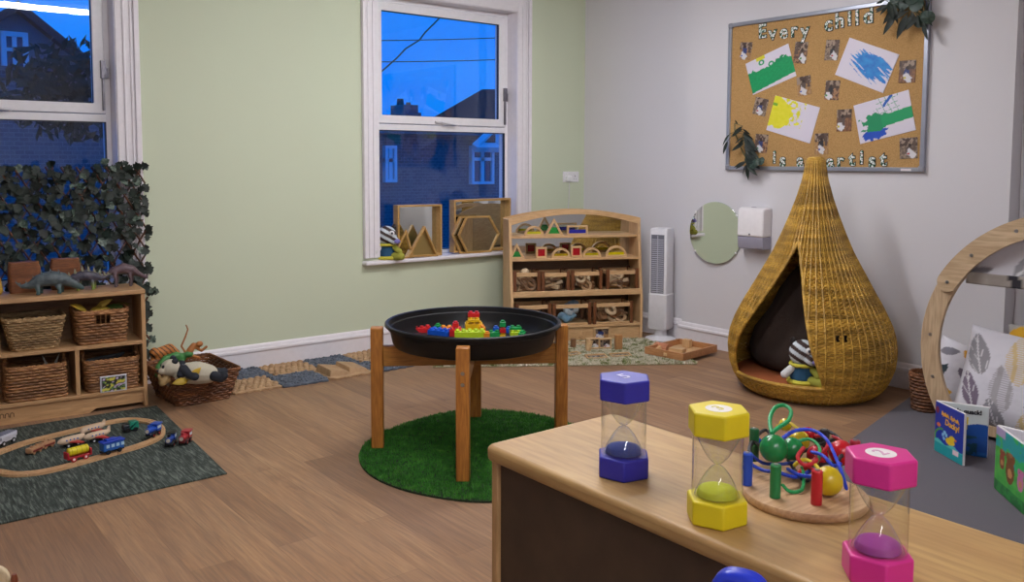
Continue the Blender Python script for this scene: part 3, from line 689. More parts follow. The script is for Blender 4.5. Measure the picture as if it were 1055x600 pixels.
# ---- vehicles
def wheels(r, L, W, rr, col='1a1a1c', hub=None, n=2, off=.3):
    for sx in ([-1, 1] if n == 2 else [0]):
        for sy in (-1, 1):
            m = M().cyl((sx*L*off, sy*W/2*.75, rr), (sx*L*off, sy*W/2*1.12, rr), rr, rr, 14); o = m.build('wheel', plain(col, .4), r, .001)
            if hub: M().cyl((sx*L*off, sy*W/2*1.1, rr), (sx*L*off, sy*W/2*1.16, rr), rr*.45, rr*.45, 10).build('hub', plain(hub, .4), o)
def veh(name, label, x, y, ang=None, z=ZR, px2=None, cat_='toy vehicle', group=None):
    P = pz(x, y, z); a = ang if px2 is None else math.atan2((pz(*px2, z)-P).y, (pz(*px2, z)-P).x)
    return thing(name, label, cat_, (P.x, P.y, z), a, group)
# white lorry (ladder deck)
r = veh('toy_lorry', 'white toy lorry with a ridged deck at the left picture edge', 5, 458, z=ZR+.012, px2=(12, 455)); WP = plain('c9cad4', .4)
M().box(-.055, .05, -.02, .02, .016, .03).box(-.05, .056, -.02, .02, .04, .05).build('body', WP, r, .003); M().box(-.045, .05, -.024, -.018, .03, .045).box(-.045, .05, .018, .024, .03, .045).build('side_rail', WP, r, .002)
m = M(); [m.box(-.045+.014*i, -.039+.014*i, -.02, .02, .05, .054) for i in range(7)]; m.build('deck_ribs', plain('8e90a0', .5), r); wheels(r, .1, .04, .012, hub='d0d0d4')
# plain wagons
for i, (a_, b_, lb_) in enumerate((((35.5, 467), (40, 465), 'larger plain wooden toy wagon on the rug'), ((48, 461.5), (52, 460), 'smaller plain wooden toy wagon with a red stripe'))):
    r = veh('toy_wagon', lb_, *a_, px2=b_); WD = wood('a87c58', 'c49a74', 0, 2); M().box(-.036, .036, -.016, .016, .008, .03).build('body', WD, r, .003); M().box(-.025, .03, -.0175, -.015, .012, .02).build('stripe', plain('7a2a26', .5), r)
    M().cyl((-.015, 0, .03), (-.015, 0, .036), .006).cyl((.015, 0, .03), (.015, 0, .036), .006).build('peg', WD, r); wheels(r, .06, .03, .009, 'a5805c')
# airplanes
def plane(label, a_, b_):
    r = veh('toy_airplane', label, *a_, px2=b_, cat_='toy airplane', group='wooden toy airplanes inside the track loop'); W_ = plain('cdb498', .5)
    M().tube([(.062, 0, .03), (.055, 0, .03), (.04, 0, .031), (0, 0, .032), (-.04, 0, .034), (-.058, 0, .038)], [.003, .011, .016, .017, .014, .006], 14).build('fuselage', W_, r)
    M().prism([(.02, .01), (-.015, .06), (-.03, .06), (-.02, .01)], .022, .027).prism([(.02, -.01), (-.015, -.06), (-.03, -.06), (-.02, -.01)], .022, .027).build('wing', plain('b4312c', .45), r, .001)
    M().prism([(-.035, .04), (-.06, .04), (-.06, .062), (-.052, .062)], -.002, .002, 'y').build('tail_fin', W_, r, .001)
    m = M(); [m.ell((-.02+.016*i, -.0155, .035), (.004, .002, .004), 8, 6) for i in range(4)]; [m.ell((-.02+.016*i, .0155, .035), (.004, .002, .004), 8, 6) for i in range(4)]; m.build('windows', plain('2e5aa8', .4), r)
    wheels(r, .07, .03, .01, '1c1c1e', 'd8d8d8')
plane('wooden toy airplane nearest the far track, topmost of the three', (96, 448), (88, 450)); plane('wooden toy airplane between the far airplane and the blue coach', (100.5, 455), (92, 457)); plane('wooden toy airplane leftmost of the three', (74, 460), (66, 462))
# tanker
r = veh('toy_tanker_wagon', 'red toy wagon with a yellow tank on the near track', 80.5, 474, z=ZR+.012, px2=(90, 471.5)); RD = plain('a8202a', .35)
M().box(-.05, .05, -.018, .018, .014, .022).box(-.052, -.044, -.02, .02, .014, .044).box(.044, .052, -.02, .02, .014, .044).build('chassis', RD, r, .002)
M().cyl((-.042, 0, .042), (.042, 0, .042), .018, n=20).build('tank', plain('d8c820', .35), r, .004); m = M(); [m.tube([(-.03+.02*i, .0185*math.cos(q*PI/8), .042+.0185*math.sin(q*PI/8)) for q in range(16)], .001, 4, True) for i in range(4)]; m.build('tank_bands', plain('a89818', .4), r); wheels(r, .085, .036, .012, 'a8202a', 'e8e8e8')
# blue coach
r = veh('toy_coach', 'tall blue toy coach with white windows on the near track', 115.5, 466.5, z=ZR+.012, px2=(125, 464)); BL = plain('2a62b0', .35)
M().box(-.046, .046, -.02, .02, .016, .05).build('body', BL, r, .003); M().box(-.05, .05, -.023, .023, .05, .058).box(-.03, .02, -.015, .015, .058, .066).build('roof', plain('1c3fb0', .35), r, .003)
m = M(); [m.box(-.034+.022*i, -.02+.022*i, -.0212, -.02, .03, .044) for i in range(4)]; [m.box(-.034+.022*i, -.02+.022*i, .02, .0212, .03, .044) for i in range(4)]; m.build('windows', plain('b8d4e4', .3), r); M().box(-.05, .05, -.012, .012, .009, .016).build('chassis', plain('1a1c22', .5), r); wheels(r, .085, .036, .011, '18181c', '2a2c34')
# green van
r = veh('toy_van', 'green and black toy van inside the loop', 134.5, 444.5, px2=(142, 443)); M().prism([(-.028, .012), (.034, .012), (.034, .046), (.026, .05), (-.005, .05), (-.012, .012)], -.018, .018, 'y').build('body', plain('1f8068', .35), r, .003)
M().box(-.036, -.006, -.017, .017, .012, .036).build('bonnet', plain('20262c', .4), r, .004); wheels(r, .06, .036, .011)
def loco(label, a_, b_, c1, c2, c3, z=ZR):
    r = veh('toy_locomotive', label, *a_, px2=b_, z=z, cat_='toy train')
    M().box(-.042, .042, -.014, .014, .012, .022).build('chassis', plain(c3, .4), r, .002); M().cyl((-.005, 0, .034), (.044, 0, .034), .014, n=18).build('boiler', plain(c1, .35), r, .003)
    M().box(-.042, -.005, -.017, .017, .022, .052).build('cab', plain(c1, .35), r, .003); M().box(-.046, .0, -.02, .02, .052, .057).build('cab_roof', plain(c2, .35), r, .002); M().cyl((.03, 0, .045), (.03, 0, .06), .006, .008).cyl((.012, 0, .045), (.012, 0, .052), .006, .005).build('funnel', plain(c2, .35), r)
    M().box(-.032, -.015, -.0178, -.016, .034, .046).box(-.036, -.01, .016, .0178, .034, .046).build('window', plain('c8d8e0', .3), r); M().cyl((.044, 0, .034), (.046, 0, .034), .009).build('face', plain('c2bcae', .5), r); wheels(r, .07, .034, .011, '16181c', 'a02020')
loco('blue toy engine on the right bend of the track', (158, 449.5), (151, 453), '1d4cae', '1d4cae', '151a2c', ZR+.012)
loco('black and blue toy engine on the rug outside the loop', (176, 459), (172, 464), '22408c', '141518', '141518')
loco('red toy engine rightmost on the rug', (191, 457), (186, 461), 'a02830', 'a83038', '5a1418')
# ================================================================== MOSAIC MATS
n = N('rubber_stone_tan'); a = n.noise(n.coord(), 25, 4); TAN = n.fin(n.ramp(a, [(.3, '9c7c5c'), (.7, 'b89872')]), .75)
n = N('rubber_stone_slate'); a = n.noise(n.coord(), 25, 4); SLT = n.fin(n.ramp(a, [(.3, '454c58'), (.7, '666e7c')]), .75)
def stonemat(label, cx, cy, w, d, rz, mat, kind, seed):
    rnd = random.Random(seed); r = thing('sensory_stone_mat', label, 'floor mat', (cx, cy, 0), rz, 'textured puzzle mats along the green wall')
    P = []; nn = 40
    for x, y in resample(rrect(w, d, .03), 64):
        k = 1+.05*math.sin(math.atan2(y, x)*16+seed); P.append((x*k, y*k))
    M().prism(P, 0, .012).build('base', mat, r, .002); m = M()
    if kind == 0:
        for i in range(7):
            for j in range(6):
                x = (-.5+(i+.5+.5*(j % 2)-.25)/7)*w*.95; y = (-.5+(j+.5)/6)*d*.92; m.ell((x+rnd.uniform(-.004, .004), y+rnd.uniform(-.004, .004), .012), (w/15*rnd.uniform(.8, 1.05), d/14*rnd.uniform(.8, 1), rnd.uniform(.009, .016)), 10, 6, (0, 0, rnd.uniform(-.5, .5)))
    elif kind == 1:
        for i in range(130): m.ell((rnd.uniform(-.46, .46)*w, rnd.uniform(-.46, .46)*d, .012), (rnd.uniform(.008, .014), rnd.uniform(.007, .011), rnd.uniform(.006, .012)), 8, 5, (0, 0, rnd.uniform(0, 3)))
    else:
        for sx in (-.22, .22):
            m = M().add([(sx*w-.07, -.1, .012), (sx*w+.07, -.1, .012), (sx*w+.07, .1, .012), (sx*w-.07, .1, .012), (sx*w-.06, -.09, .05), (sx*w+.05, -.09, .03), (sx*w+.05, .09, .035), (sx*w-.06, .09, .055)], [(4, 5, 6, 7), (0, 1, 5, 4), (1, 2, 6, 5), (2, 3, 7, 6), (3, 0, 4, 7)]); m.build('raised_slab', mat, r, .003)
        return
    m.build('stones', mat, r, .003 if kind == 2 else 0)
spots = [('slate ridged mat just right of the animal basket', 1.96, 5.09, SLT, 1), ('tan cobbled mat in front of the ridged slate mat', 1.90, 4.82, TAN, 0), ('tan cobbled mat second along the wall', 2.25, 5.07, TAN, 0), ('slate pebble mat in the front row', 2.19, 4.79, SLT, 1),
         ('slate pebble mat at the wall, middle', 2.54, 5.07, SLT, 1), ('tan mat with two raised slabs in the front row', 2.48, 4.79, TAN, 2), ('tan cobbled mat at the wall by the table leg', 2.83, 5.07, TAN, 0), ('slate pebble mat behind the table leg', 2.77, 4.79, SLT, 1)]
for i, (lb_, x, y, mt, k) in enumerate(spots): stonemat(lb_, x, y, .285, .275, math.radians(random.uniform(-2, 2)), mt, k, i)
# ================================================================== GRASS MAT
ctr = Vector((2.28, 3.1)); gp = [(1.821, 3.371), (2.02, 3.56), (2.35, 3.66), (2.60, 3.63), (2.80, 3.42), (2.86, 3.10), (2.74, 2.78), (2.50, 2.58), (2.22, 2.52), (1.949, 2.59), (1.781, 2.83), (1.735, 3.111)]
gs = cat([Vector(p) for p in gp], 10); r = thing('artificial_grass_mat', 'rounded artificial grass mat under the tray stand', 'mat', (0, 0, 0))
M().prism([(p.x, p.y) for p in gs], 0, .008).build('backing', plain('16260f', .9), r)
def inside(x, y, P):
    c = False; j = len(P)-1
    for i in range(len(P)):
        if (P[i][1] > y) != (P[j][1] > y) and x < (P[j][0]-P[i][0])*(y-P[i][1])/(P[j][1]-P[i][1])+P[i][0]: c = not c
        j = i
    return c
def blades(P, nblade, h, w, z0, seed, spread=.5):
    rnd = random.Random(seed); v = []; f = []; x0 = min(p[0] for p in P); x1 = max(p[0] for p in P); y0 = min(p[1] for p in P); y1 = max(p[1] for p in P); k = 0
    PS = [tuple(p) for p in P][::2]
    while k < nblade:
        x, y = rnd.uniform(x0, x1), rnd.uniform(y0, y1)
        if not inside(x, y, PS): continue
        a = rnd.uniform(0, 2*PI); l = rnd.uniform(.6, 1)*h; dx_, dy_ = math.cos(a)*w/2, math.sin(a)*w/2; b = rnd.uniform(0, 2*PI); s_ = rnd.uniform(0, spread)*h
        v += [(x-dx_, y-dy_, z0), (x+dx_, y+dy_, z0), (x+math.cos(b)*s_, y+math.sin(b)*s_, z0+l)]; f.append((3*k, 3*k+1, 3*k+2)); k += 1
    m = M(); m.v = v; m.f = f; m.mi = [0]*len(f); return m
n = N('grass_blade'); a = n.noise(n.coord(), 22, 3, .7); GB = n.fin(n.ramp(a, [(.3, '28641e'), (.55, '3f8a2a'), (.75, '62a83c')]), .7)
blades([(p.x, p.y) for p in gs], 42000, .017, .005, .006, 4).build('pile', GB, r)['kind'] = 'stuff'
# ================================================================== TRAY STAND
ORW = wood('9a5f24', 'c48438', 2, .9, .4); ORX = wood('a06a28', 'c88c40', 0, .9, .4)
tc_ = Vector((2.276, 3.165)); th = math.radians(9)
r = thing('tray_stand', 'orange pine stand with four legs and crossed rails holding the black tray', 'stand', (tc_.x, tc_.y, 0), th+PI/4)
LR = .432
for k in range(4):
    a = k*PI/2+math.radians(-3.4 if k % 2 == 0 else 2.8); LR = .444 if k % 2 == 0 else .416; c, s_ = math.cos(a), math.sin(a); m = M().at((c*LR, s_*LR, .014), (0, 0, a)); m.box(-.0275, .0275, -.0275, .0275, 0, .546); lg = m.build('leg', ORW, r, .004)
    for z in (.41, .456): m = M().cyl(((LR+.0275)*c, (LR+.0275)*s_, z), ((LR+.031)*c, (LR+.031)*s_, z), .008, .007, 12); m.build('bolt', metal('b8b8b8', .3), lg)
M().at((0, 0, 0), (0, 0, math.radians(-3.4))).box(-.4165, .4165, -.019, .019, .385, .476).build('rail', ORX, r, .003)
M().at((0, 0, 0), (0, 0, math.radians(2.8))).box(-.019, .019, -.3885, -.0212, .385, .476).box(-.019, .019, .0212, .3885, .385, .476).build('rail', wood('a06a28', 'c88c40', 1, .9, .4), r, .003)
n = N('black_plastic'); a = n.noise(n.coord(), 8, 3); TBK = n.fin(n.mix(a, lin('0c0d0f'), lin('131417')), .4, Specular_IOR_Level=.35)
prof = [(0, .0), (.345, .0), (.364, .006), (.374, .02), (.380, .045), (.387, .076), (.394, .079), (.396, .098), (.403, .101), (.404, .094), (.409, .094), (.409, .104), (.403, .108), (.392, .106), (.389, .084), (.381, .080), (.374, .048), (.366, .022), (.356, .010), (.34, .006), (0, .006)]
r = thing('activity_tray', 'large round black plastic tray resting in the pine stand', 'tray', (tc_.x+.012, tc_.y-.009, .4765)); M().lathe([(a_*.968, b_) for a_, b_ in prof], 96).build('tray', TBK, r)
TZ = .483
# bricks
def brick(label, x, y, nx, ny, c, z=TZ, h=.024, rz=0, u=.0285):
    P = pz(x, y, TZ+.01); m = M().box(-nx*u/2+.0005, nx*u/2-.0005, -ny*u/2+.0005, ny*u/2-.0005, 0, h); 
    for i in range(nx):
        for j in range(ny): m.cyl(((i-nx/2+.5)*u, (j-ny/2+.5)*u, h), ((i-nx/2+.5)*u, (j-ny/2+.5)*u, h+.008), .0092, n=12)
    o = m.build('toy_brick', plain(c, .3), None, .0015); place(o, (P.x, P.y, z), rz); return tag(o, label, 'toy brick', 'plastic building bricks in the black tray')
RC, GC, BC, OC, YC, LC = 'c81c22', '14924a', '1858c8', 'e08a1c', 'e8b818', 'b8d420'
vr = YAW-PI/2
brick('flat red brick farthest left in the tray', 434.5, 340, 3, 2, RC, rz=vr+.1); brick('flat green brick behind the red one, left', 449, 337, 2, 2, GC, rz=vr-.2); brick('flat blue brick in front of the orange one', 454, 343, 4, 2, BC, rz=vr-.5)
brick('orange brick behind the blue brick, left', 460, 340.5, 2, 2, OC, rz=vr+.1)
q = brick('red brick at the bottom of the red stack', 469.5, 344, 2, 2, RC, rz=vr, h=.034); brick('small red brick on top of the red stack', 469.5, 344, 1, 1, RC, z=TZ+.042, rz=vr, h=.02)
brick('amber brick at the bottom of the tall centre stack', 488, 338, 3, 2, YC, rz=vr+.1, h=.034); brick('amber brick in the middle of the tall centre stack', 488, 338, 2, 2, YC, z=TZ+.034+.008, rz=vr+.1, h=.014); brick('red brick on top of the tall centre stack', 488, 338, 2, 1, RC, z=TZ+.0645, rz=vr+.1, h=.02)
brick('small amber brick right of the tall stack', 497, 340, 1, 2, OC, rz=vr+.1); brick('long lime brick at the front of the pile', 484, 345.5, 5, 2, LC, rz=vr+.08, h=.03)
brick('small orange brick right of the lime brick', 501.5, 346, 1, 1, OC, rz=vr); brick('flat green brick right of the lime brick', 509, 345, 2, 1, GC, rz=vr+.2)
brick('amber brick under the red and green stack', 518, 345, 1, 1, YC, rz=vr, h=.012); brick('red brick in the red and green stack', 518, 345, 1, 1, RC, z=TZ+.02, rz=vr, h=.02); brick('green brick on top of the red and green stack', 518, 345, 1, 1, GC, z=TZ+.048, rz=vr, h=.022)
brick('small blue brick left of the red and green stack', 511, 339, 1, 1, BC, rz=vr, h=.018); brick('small blue brick right of the red and green stack', 524.5, 341, 1, 1, BC, rz=vr)
brick('lime brick near the right end of the pile', 531, 343.5, 2, 2, LC, rz=vr+.1, h=.02); brick('green brick lying on the lime brick at right', 531, 343.5, 2, 1, GC, z=TZ+.028, rz=vr+.1, h=.012); brick('green brick farthest right in the tray', 538, 345.5, 1, 2, GC, rz=vr-.2)
# ================================================================== LEAFY RUG
n = N('shag_rug'); a = n.noise(n.coord(), 26, 3, .6, .5); b = n.noise(n.coord(), 90, 2)
c = n.ramp(a, [(.36, '6c7a40'), (.43, 'a4aa78'), (.49, 'e2dcc4'), (.7, 'f4eedc')]); SHG = n.fin(n.mix(b, c, n.mix(.35, c, lin('6e6248'))), .9)
SHA, SHB = Vector(pz(526, 352)[:2])*.978, Vector(pz(662, 346.3)[:2])*.978; SHN = (SHB-SHA).normalized(); SHN = Vector((-SHN.y, SHN.x)); R1 = Vector((4.373, 3.589)); Lf = Vector((2.98, 4.55)); dr = (R1-Lf).normalized(); pr2 = Vector((-dr.y, dr.x)); 
RP = [Lf, R1, Vector((4.60, 4.02)), SHB-SHN*.012, SHA-SHN*.012]; r = thing('shag_rug', 'leaf-patterned green and cream shag rug in front of the mirrored shelf', 'rug')
M().prism([tuple(p) for p in RP], 0, .008).build('backing', plain('8c8468', .9), r, .002)
blades([tuple(p) for p in RP for _ in (0, 1)], 30000, .022, .012, .006, 9, .9).build('pile', SHG, r)['kind'] = 'stuff'
# ================================================================== MIRRORED SHELF UNIT
A = pz(526, 352); Bq = pz(662, 346.3); K_ = .978
A = Vector((A.x*K_, A.y*K_, 0)); Bq = Vector((Bq.x*K_, Bq.y*K_, 0)); SW = (Bq-A).length; RS = math.atan2(Bq.y-A.y, Bq.x-A.x); OS = A
sx_ = Vector((math.cos(RS), math.sin(RS), 0)); sy_ = Vector((-math.sin(RS), math.cos(RS), 0))
def Sw(x, y, z=0): return OS+sx_*x+sy_*y+Vector((0, 0, z))
def sl(pxx, pyy, y):
    d = ray(pxx, pyy); o = OS+sy_*y; t = (o-C0).dot(sy_)/d.dot(sy_); P = C0+d*t; return (P-OS).dot(sx_), P.z
SDp = .27
r = thing('mirrored_shelf_unit', 'pale wooden shelf unit with arched mirror top and crates, beside the fan', 'shelf', OS, RS)
yz = [(.0, .0), (.0, .33), (.012, .36), (.045, .60), (.075, .86), (.085, .885), (SDp, .885), (SDp, 0)]
for x in (0, SW-.022): M().prism(yz, x, x+.022, 'x').build('side_panel', PALEZ, r, .003)
def bz(y, yl): return sl(590, y, yl)[1]
ZT = [(bz(338, 0)-.0, 0., 'shelf_board'), (bz(305.5, 0), 0.005, 'shelf_board'), (bz(268.5, .05), .05, 'shelf_board'), (bz(245.5, .07), .09, 'shelf_board')]
for z, y0, nm in ZT: M().box(.022, SW-.022, y0, SDp-.012, z-.0, z+.018).build(nm, PALE, r, .003)
M().box(.022, SW-.022, 0, .018, ZT[1][0], ZT[1][0]+.042).build('lip', PALE, r, .003)
M().box(.022, SW-.022, .012, .03, 0, ZT[0][0]).build('plinth', PALE, r, .002)
M().box(.022, SW-.022, SDp-.012, SDp-.006, .02, ZT[2][0]).build('back_panel', wood('5e4630', '6e543a', 0, .8), r)
# arched top
ya = .075; nn = 24; za = sl(586, 216.7, ya)[1]; ze_ = sl(522, 226, ya)[1]; 
up_ = [(SW*i/nn, ze_+(za-ze_)*(1-(2*i/nn-1)**2)) for i in range(nn+1)]; th_ = .045
m = M(); v = []; 
low = [(x, z-(.03+.022*(abs(2*x/SW-1))**2)) for x, z in up_]
poly = up_+low[::-1]; k = len(poly); n2 = nn+1
v = [(x, y, z) for y in (ya, ya+.02) for x, z in poly]; f = []
for i in range(nn): a_, b_, c_, d_ = i, i+1, k-2-i, k-1-i; f += [(a_, d_, c_, b_), (k+a_, k+b_, k+c_, k+d_), (a_, b_, k+b_, k+a_), (d_, k+d_, k+c_, c_)]
f += [(0, k, 2*k-1, k-1), (nn, nn+1, k+nn+1, k+nn)]; m.add(v, f); m.build('arched_rail', PALE, r, .002)
v = [(x, SDp-.012, ZT[2][0]+.018) for x, z in up_]+[(x, SDp-.012, z-.02) for x, z in up_]; m = M().add([(x, y+dy, z) for dy in (0, .004) for x, y, z in v], []); q = len(v)
m.f = [(i, i+1, n2+i+1, n2+i) for i in range(nn)]+[(q+i+1, q+i, q+n2+i, q+n2+i+1) for i in range(nn)]; m.mi = [0]*len(m.f); m.build('mirror', mirrormat(), r)
m = M(); v = [(x, y, z) for y in (SDp-.006, SDp) for (x, z) in [(x, ZT[2][0]) for x, _ in up_]+[(x, z) for x, z in up_]]; q = 2*n2; m.add(v, [(i, i+1, n2+i+1, n2+i) for i in range(nn)]+[(q+i+1, q+i, q+n2+i, q+n2+i+1) for i in range(nn)]+[(n2+i, n2+i+1, q+n2+i+1, q+n2+i) for i in range(nn)]); m.build('back_board', PALE, r)
# crates
DKW = wood('5a3218', '7d4c28', 2, 1); CLR = glassmat((.97, .98, .98), .03, .8, 'clear_acrylic')
def crate(label, xa, xb_, ytop, zb, lift, dp=.2, y0=.012):
    u0_, _ = sl(xa, 290 if lift else 325, y0); u1_, _ = sl(xb_, 290 if lift else 325, y0); w = u1_-u0_; h = sl((xa+xb_)/2, ytop, y0)[1]-zb
    c = Sw((u0_+u1_)/2, y0, zb+.0005); r = thing('storage_crate', label, 'crate', c, RS, 'wooden crates with clear windows in the mirrored shelf')
    for sx in (-1, 1):
        for y in (0, dp-.016): xx = sx*(w/2-.0135); M().box(xx-.0125, xx+.0125, y, y+.018, 0, h+.012).build('corner_post', DKW, r, .002)
    for y in (.002, dp-.014): M().box(-w/2+.026, w/2-.026, y, y+.012, h-.028, h).build('top_rail', PALE, r, .002); M().box(-w/2+.026, w/2-.026, y, y+.012, 0, .014).build('bottom_rail', PALE, r, .002)
    for sx in (-1, 1):
        xx = sx*(w/2-.012); M().box(xx-.006, xx+.006, .018, dp-.016, h-.028, h).build('top_rail', PALEY, r, .002); M().box(xx-.002, xx+.002, .018, dp-.016, .0, h-.028).build('side_window', CLR, r)
    M().box(-w/2+.026, w/2-.026, .006, .009, .014, h-.028).build('front_window', CLR, r); M().box(-w/2+.012, w/2-.012, .004, dp-.002, .0, .006).build('base', PALE, r)
    return (u0_+u1_)/2, w, h, zb
Z1 = ZT[1][0]+.0425; Z0 = ZT[0][0]+.0185
Z1 = ZT[1][0]+.0185
ua = [crate('crate with wooden rings and blocks, leftmost of the upper row', 528.6, 557.3, 281.5, Z1, 1, y0=.022), crate('crate of pale wooden bits, second from the left in the upper row', 557.8, 587.5, 281.5, Z1, 1, y0=.022), crate('crate of natural pieces, third from the left in the upper row', 588.3, 621, 280.5, Z1, 1, y0=.022), crate('crate of bark and wooden pieces, rightmost of the upper row', 624.6, 658, 279, Z1, 1, y0=.022)]
ub = [crate('crate half hidden behind the black tray, leftmost of the lower row', 531, 568.3, 315, Z0, 0, y0=.004), crate('crate of blue and white scarves, middle of the lower row', 569.3, 609.5, 314, Z0, 0, y0=.004), crate('crate of brown wooden pieces, rightmost of the lower row', 611, 652.5, 312.5, Z0, 0, y0=.004)]
NAT = [wood('b08a60', 'd4b088', 0, 2), wood('80583a', 'a07a54', 0, 2), wood('d8bb94', 'f0d8b4', 0, 2)]
rnd = random.Random(5)
def fill(cr_, lb_, nn, kinds, y0):
    u, w, h, zb = cr_
    for i in range(nn):
        k = rnd.choice(kinds); m = M(); s_ = rnd.uniform(.022, .036); lay = i/nn
        if k == 'ring': m.tube([(s_*math.cos(q*PI/10), s_*math.sin(q*PI/10), 0) for q in range(20)], s_*.38, 8, True)
        elif k == 'block': m.box(-s_*.9, s_*.9, -s_*.5, s_*.5, -s_*.45, s_*.45)
        elif k == 'disc': m.cyl((0, 0, -.006), (0, 0, .006), s_, n=16)
        elif k == 'stick': m.tube([(-s_*1.4, 0, 0), (0, .004, .004), (s_*1.4, 0, 0)], s_*.28, 8)
        elif k == 'peg': m.cyl((0, 0, -s_), (0, 0, 0), s_*.35, s_*.3, 12).ell((0, 0, s_*.35), s_*.42, 12, 8)
        nmk = {'ring': 'wooden_ring', 'block': 'wooden_block', 'disc': 'wood_slice', 'stick': 'wooden_stick', 'peg': 'wooden_peg'}[k]
        o = m.build(nmk, rnd.choice(NAT), None, .001 if k in ('block', 'disc') else 0)
        p = Sw(u+rnd.uniform(-w/2+.055, w/2-.055), y0+.042+.11*rnd.random(), zb+.035+(h-.075)*lay); o.location = p
        o.rotation_euler = (rnd.uniform(.6, 1.4), rnd.uniform(-.5, .5), RS+rnd.uniform(-.6, .6)) if k in ('ring', 'disc') else (rnd.uniform(-.4, .4), rnd.uniform(-.5, .5), RS+rnd.uniform(-.8, .8))
        tag(o, 'loose '+nmk.replace('_', ' ')+' '+lb_, 'wooden piece', 'wooden pieces '+lb_+' ('+nmk.replace('_', ' ')+'s)')
fill(ua[0], 'in the leftmost upper crate', 24, ['ring', 'ring', 'peg'], .022); fill(ua[1], 'in the second upper crate', 26, ['block', 'stick', 'disc'], .022); fill(ua[2], 'in the third upper crate', 24, ['ring', 'peg', 'stick'], .022); fill(ua[3], 'in the rightmost upper crate', 24, ['stick', 'disc', 'block'], .022); fill(ub[2], 'in the rightmost lower crate', 24, ['disc', 'stick', 'ring'], .004); fill(ub[0], 'in the leftmost lower crate', 8, ['block', 'disc'], .004)
u, w, h, zb = ua[0]; o = M().ell((0, 0, 0), (.034, .028, .026)).build('wooden_ball', NAT[2]); o.location = Sw(u+.0, .09, zb+h+.0); tag(o, 'pale rounded wooden piece heaped above the leftmost upper crate', 'wooden piece')
u, w, h, zb = ub[1]
for i, (c, dx_, ang) in enumerate((('4f9ac4', -.03, 0), ('c8d8e0', .03, 1), ('2f6f9a', .05, 2))):
    m = M(); pts = [(-.06+.012*q+.006*math.sin(q*2.+ang), .02*math.sin(q*1.3+ang), .018*math.sin(q*.9+ang)) for q in range(11)]; m.tube(pts, [.012+.018*math.sin(PI*(q+.5)/11) for q in range(11)], 10)
    o = m.build('play_scarf', fabric(c, 'e0e8ec', 30), remesh=.005); o.location = Sw(u+dx_*.6, .08+.02*i, zb+.045+.038*i); o.rotation_euler = (0, 0, RS+.3*i)
    tag(o, ['blue scarf bundled at the bottom of the middle lower crate', 'white scarf bundled in the middle lower crate', 'dark blue scarf on top in the middle lower crate'][i], 'scarf')
# framed colour windows
def cglass(c):
    k = 'cg'+c
    if k not in MC:
        n = N('coloured_acrylic'); MC[k] = n.fin(c, .12, Alpha=.8)
    return MC[k]
FRW = wood('caa474', 'e0bf92', 0, 1.5)
def fblock(kind, label, xa, xb_, zs, yl, c, hpx, dpt=.028):
    yl_ = yl; u0_, _ = sl(xa, 255, yl); u1_, _ = sl(xb_, 255, yl); w = u1_-u0_; h = w*hpx
    r = thing('colour_window_block', label, 'toy block', Sw((u0_+u1_)/2, yl, zs+.0005), RS, 'wooden blocks with coloured windows on the mirrored shelf')
    t_ = .0125
    if kind == 'semi': o = [(w/2*math.cos(PI*i/24), h*math.sin(PI*i/24)) for i in range(25)]; a = w/2-t_*1.35; i_ = [(a*math.cos(PI*i/24), t_+(h-t_*2.35)*math.sin(PI*i/24)) for i in range(25)]
    elif kind == 'tri': o = [(-w/2, 0), (w/2, 0), (0, h)]; i_ = [(-w/2+t_*2, t_), (w/2-t_*2, t_), (0, h-t_*2.3)]
    else: o = [(-w/2, 0), (w/2, 0), (w/2, h), (-w/2, h)]; i_ = [(-w/2+t_, t_), (w/2-t_, t_), (w/2-t_, h-t_), (-w/2+t_, h-t_)]
    M().ring(o, i_, 0, dpt, 'y').build('frame', FRW, r, .0015)
    # liquid window: full pane below, colour filling the lower part
    if kind == 'semi': m_ = (h-t_*2.35)*.5; cp = [(x, min(z, t_+m_)) for x, z in i_]
    else: cp = i_
    M().prism(i_, dpt*.45, dpt*.5, 'y').build('clear_window', glassmat((.93, .93, .86), 0, .8, 'clear_window'), r)
    lo = [(x*1.0, z) for x, z in i_]
    if kind == 'tri': hh = .55; lo = [i_[0], i_[1], (i_[1][0]*(1-hh), t_+(i_[2][1]-t_)*hh), (i_[0][0]*(1-hh), t_+(i_[2][1]-t_)*hh)]
    elif kind == 'semi': lo = [(x, min(z, t_+(h-t_*2.35)*.42)) for x, z in i_]
    elif kind == 'rect': lo = [i_[0], i_[1], (i_[2][0], t_+(h-2*t_)*.6), (i_[3][0], t_+(h-2*t_)*.6)]
    M().prism(lo, dpt*.35, dpt*.6, 'y').build('coloured_window', cglass(c), r)
z3 = ZT[3][0]+.018; z2_ = ZT[2][0]+.018
fblock('semi', 'arched block with a yellow window on the top shelf', 540.5, 560, z3, .105, 'c8c41c', .5); fblock('tri', 'tall triangular block with a green window on the top shelf', 561.5, 580.5, z3, .105, '1e9a3c', .9); fblock('rect', 'rectangular block with a blue-violet window on the top shelf', 584.5, 605.5, z3, .105, '2c2ea8', .45)
fblock('tri', 'triangular block with a dark green window at the left of the ledge', 524.5, 541, z2_, .065, '1a8a3c', .95); fblock('sq', 'square block with a red window, left one on the ledge', 552.5, 563.5, z2_, .085, 'b81c28', .98); fblock('semi', 'arched block with an amber window in the middle of the ledge', 568.5, 588, z2_, .07, 'b89a18', .5)
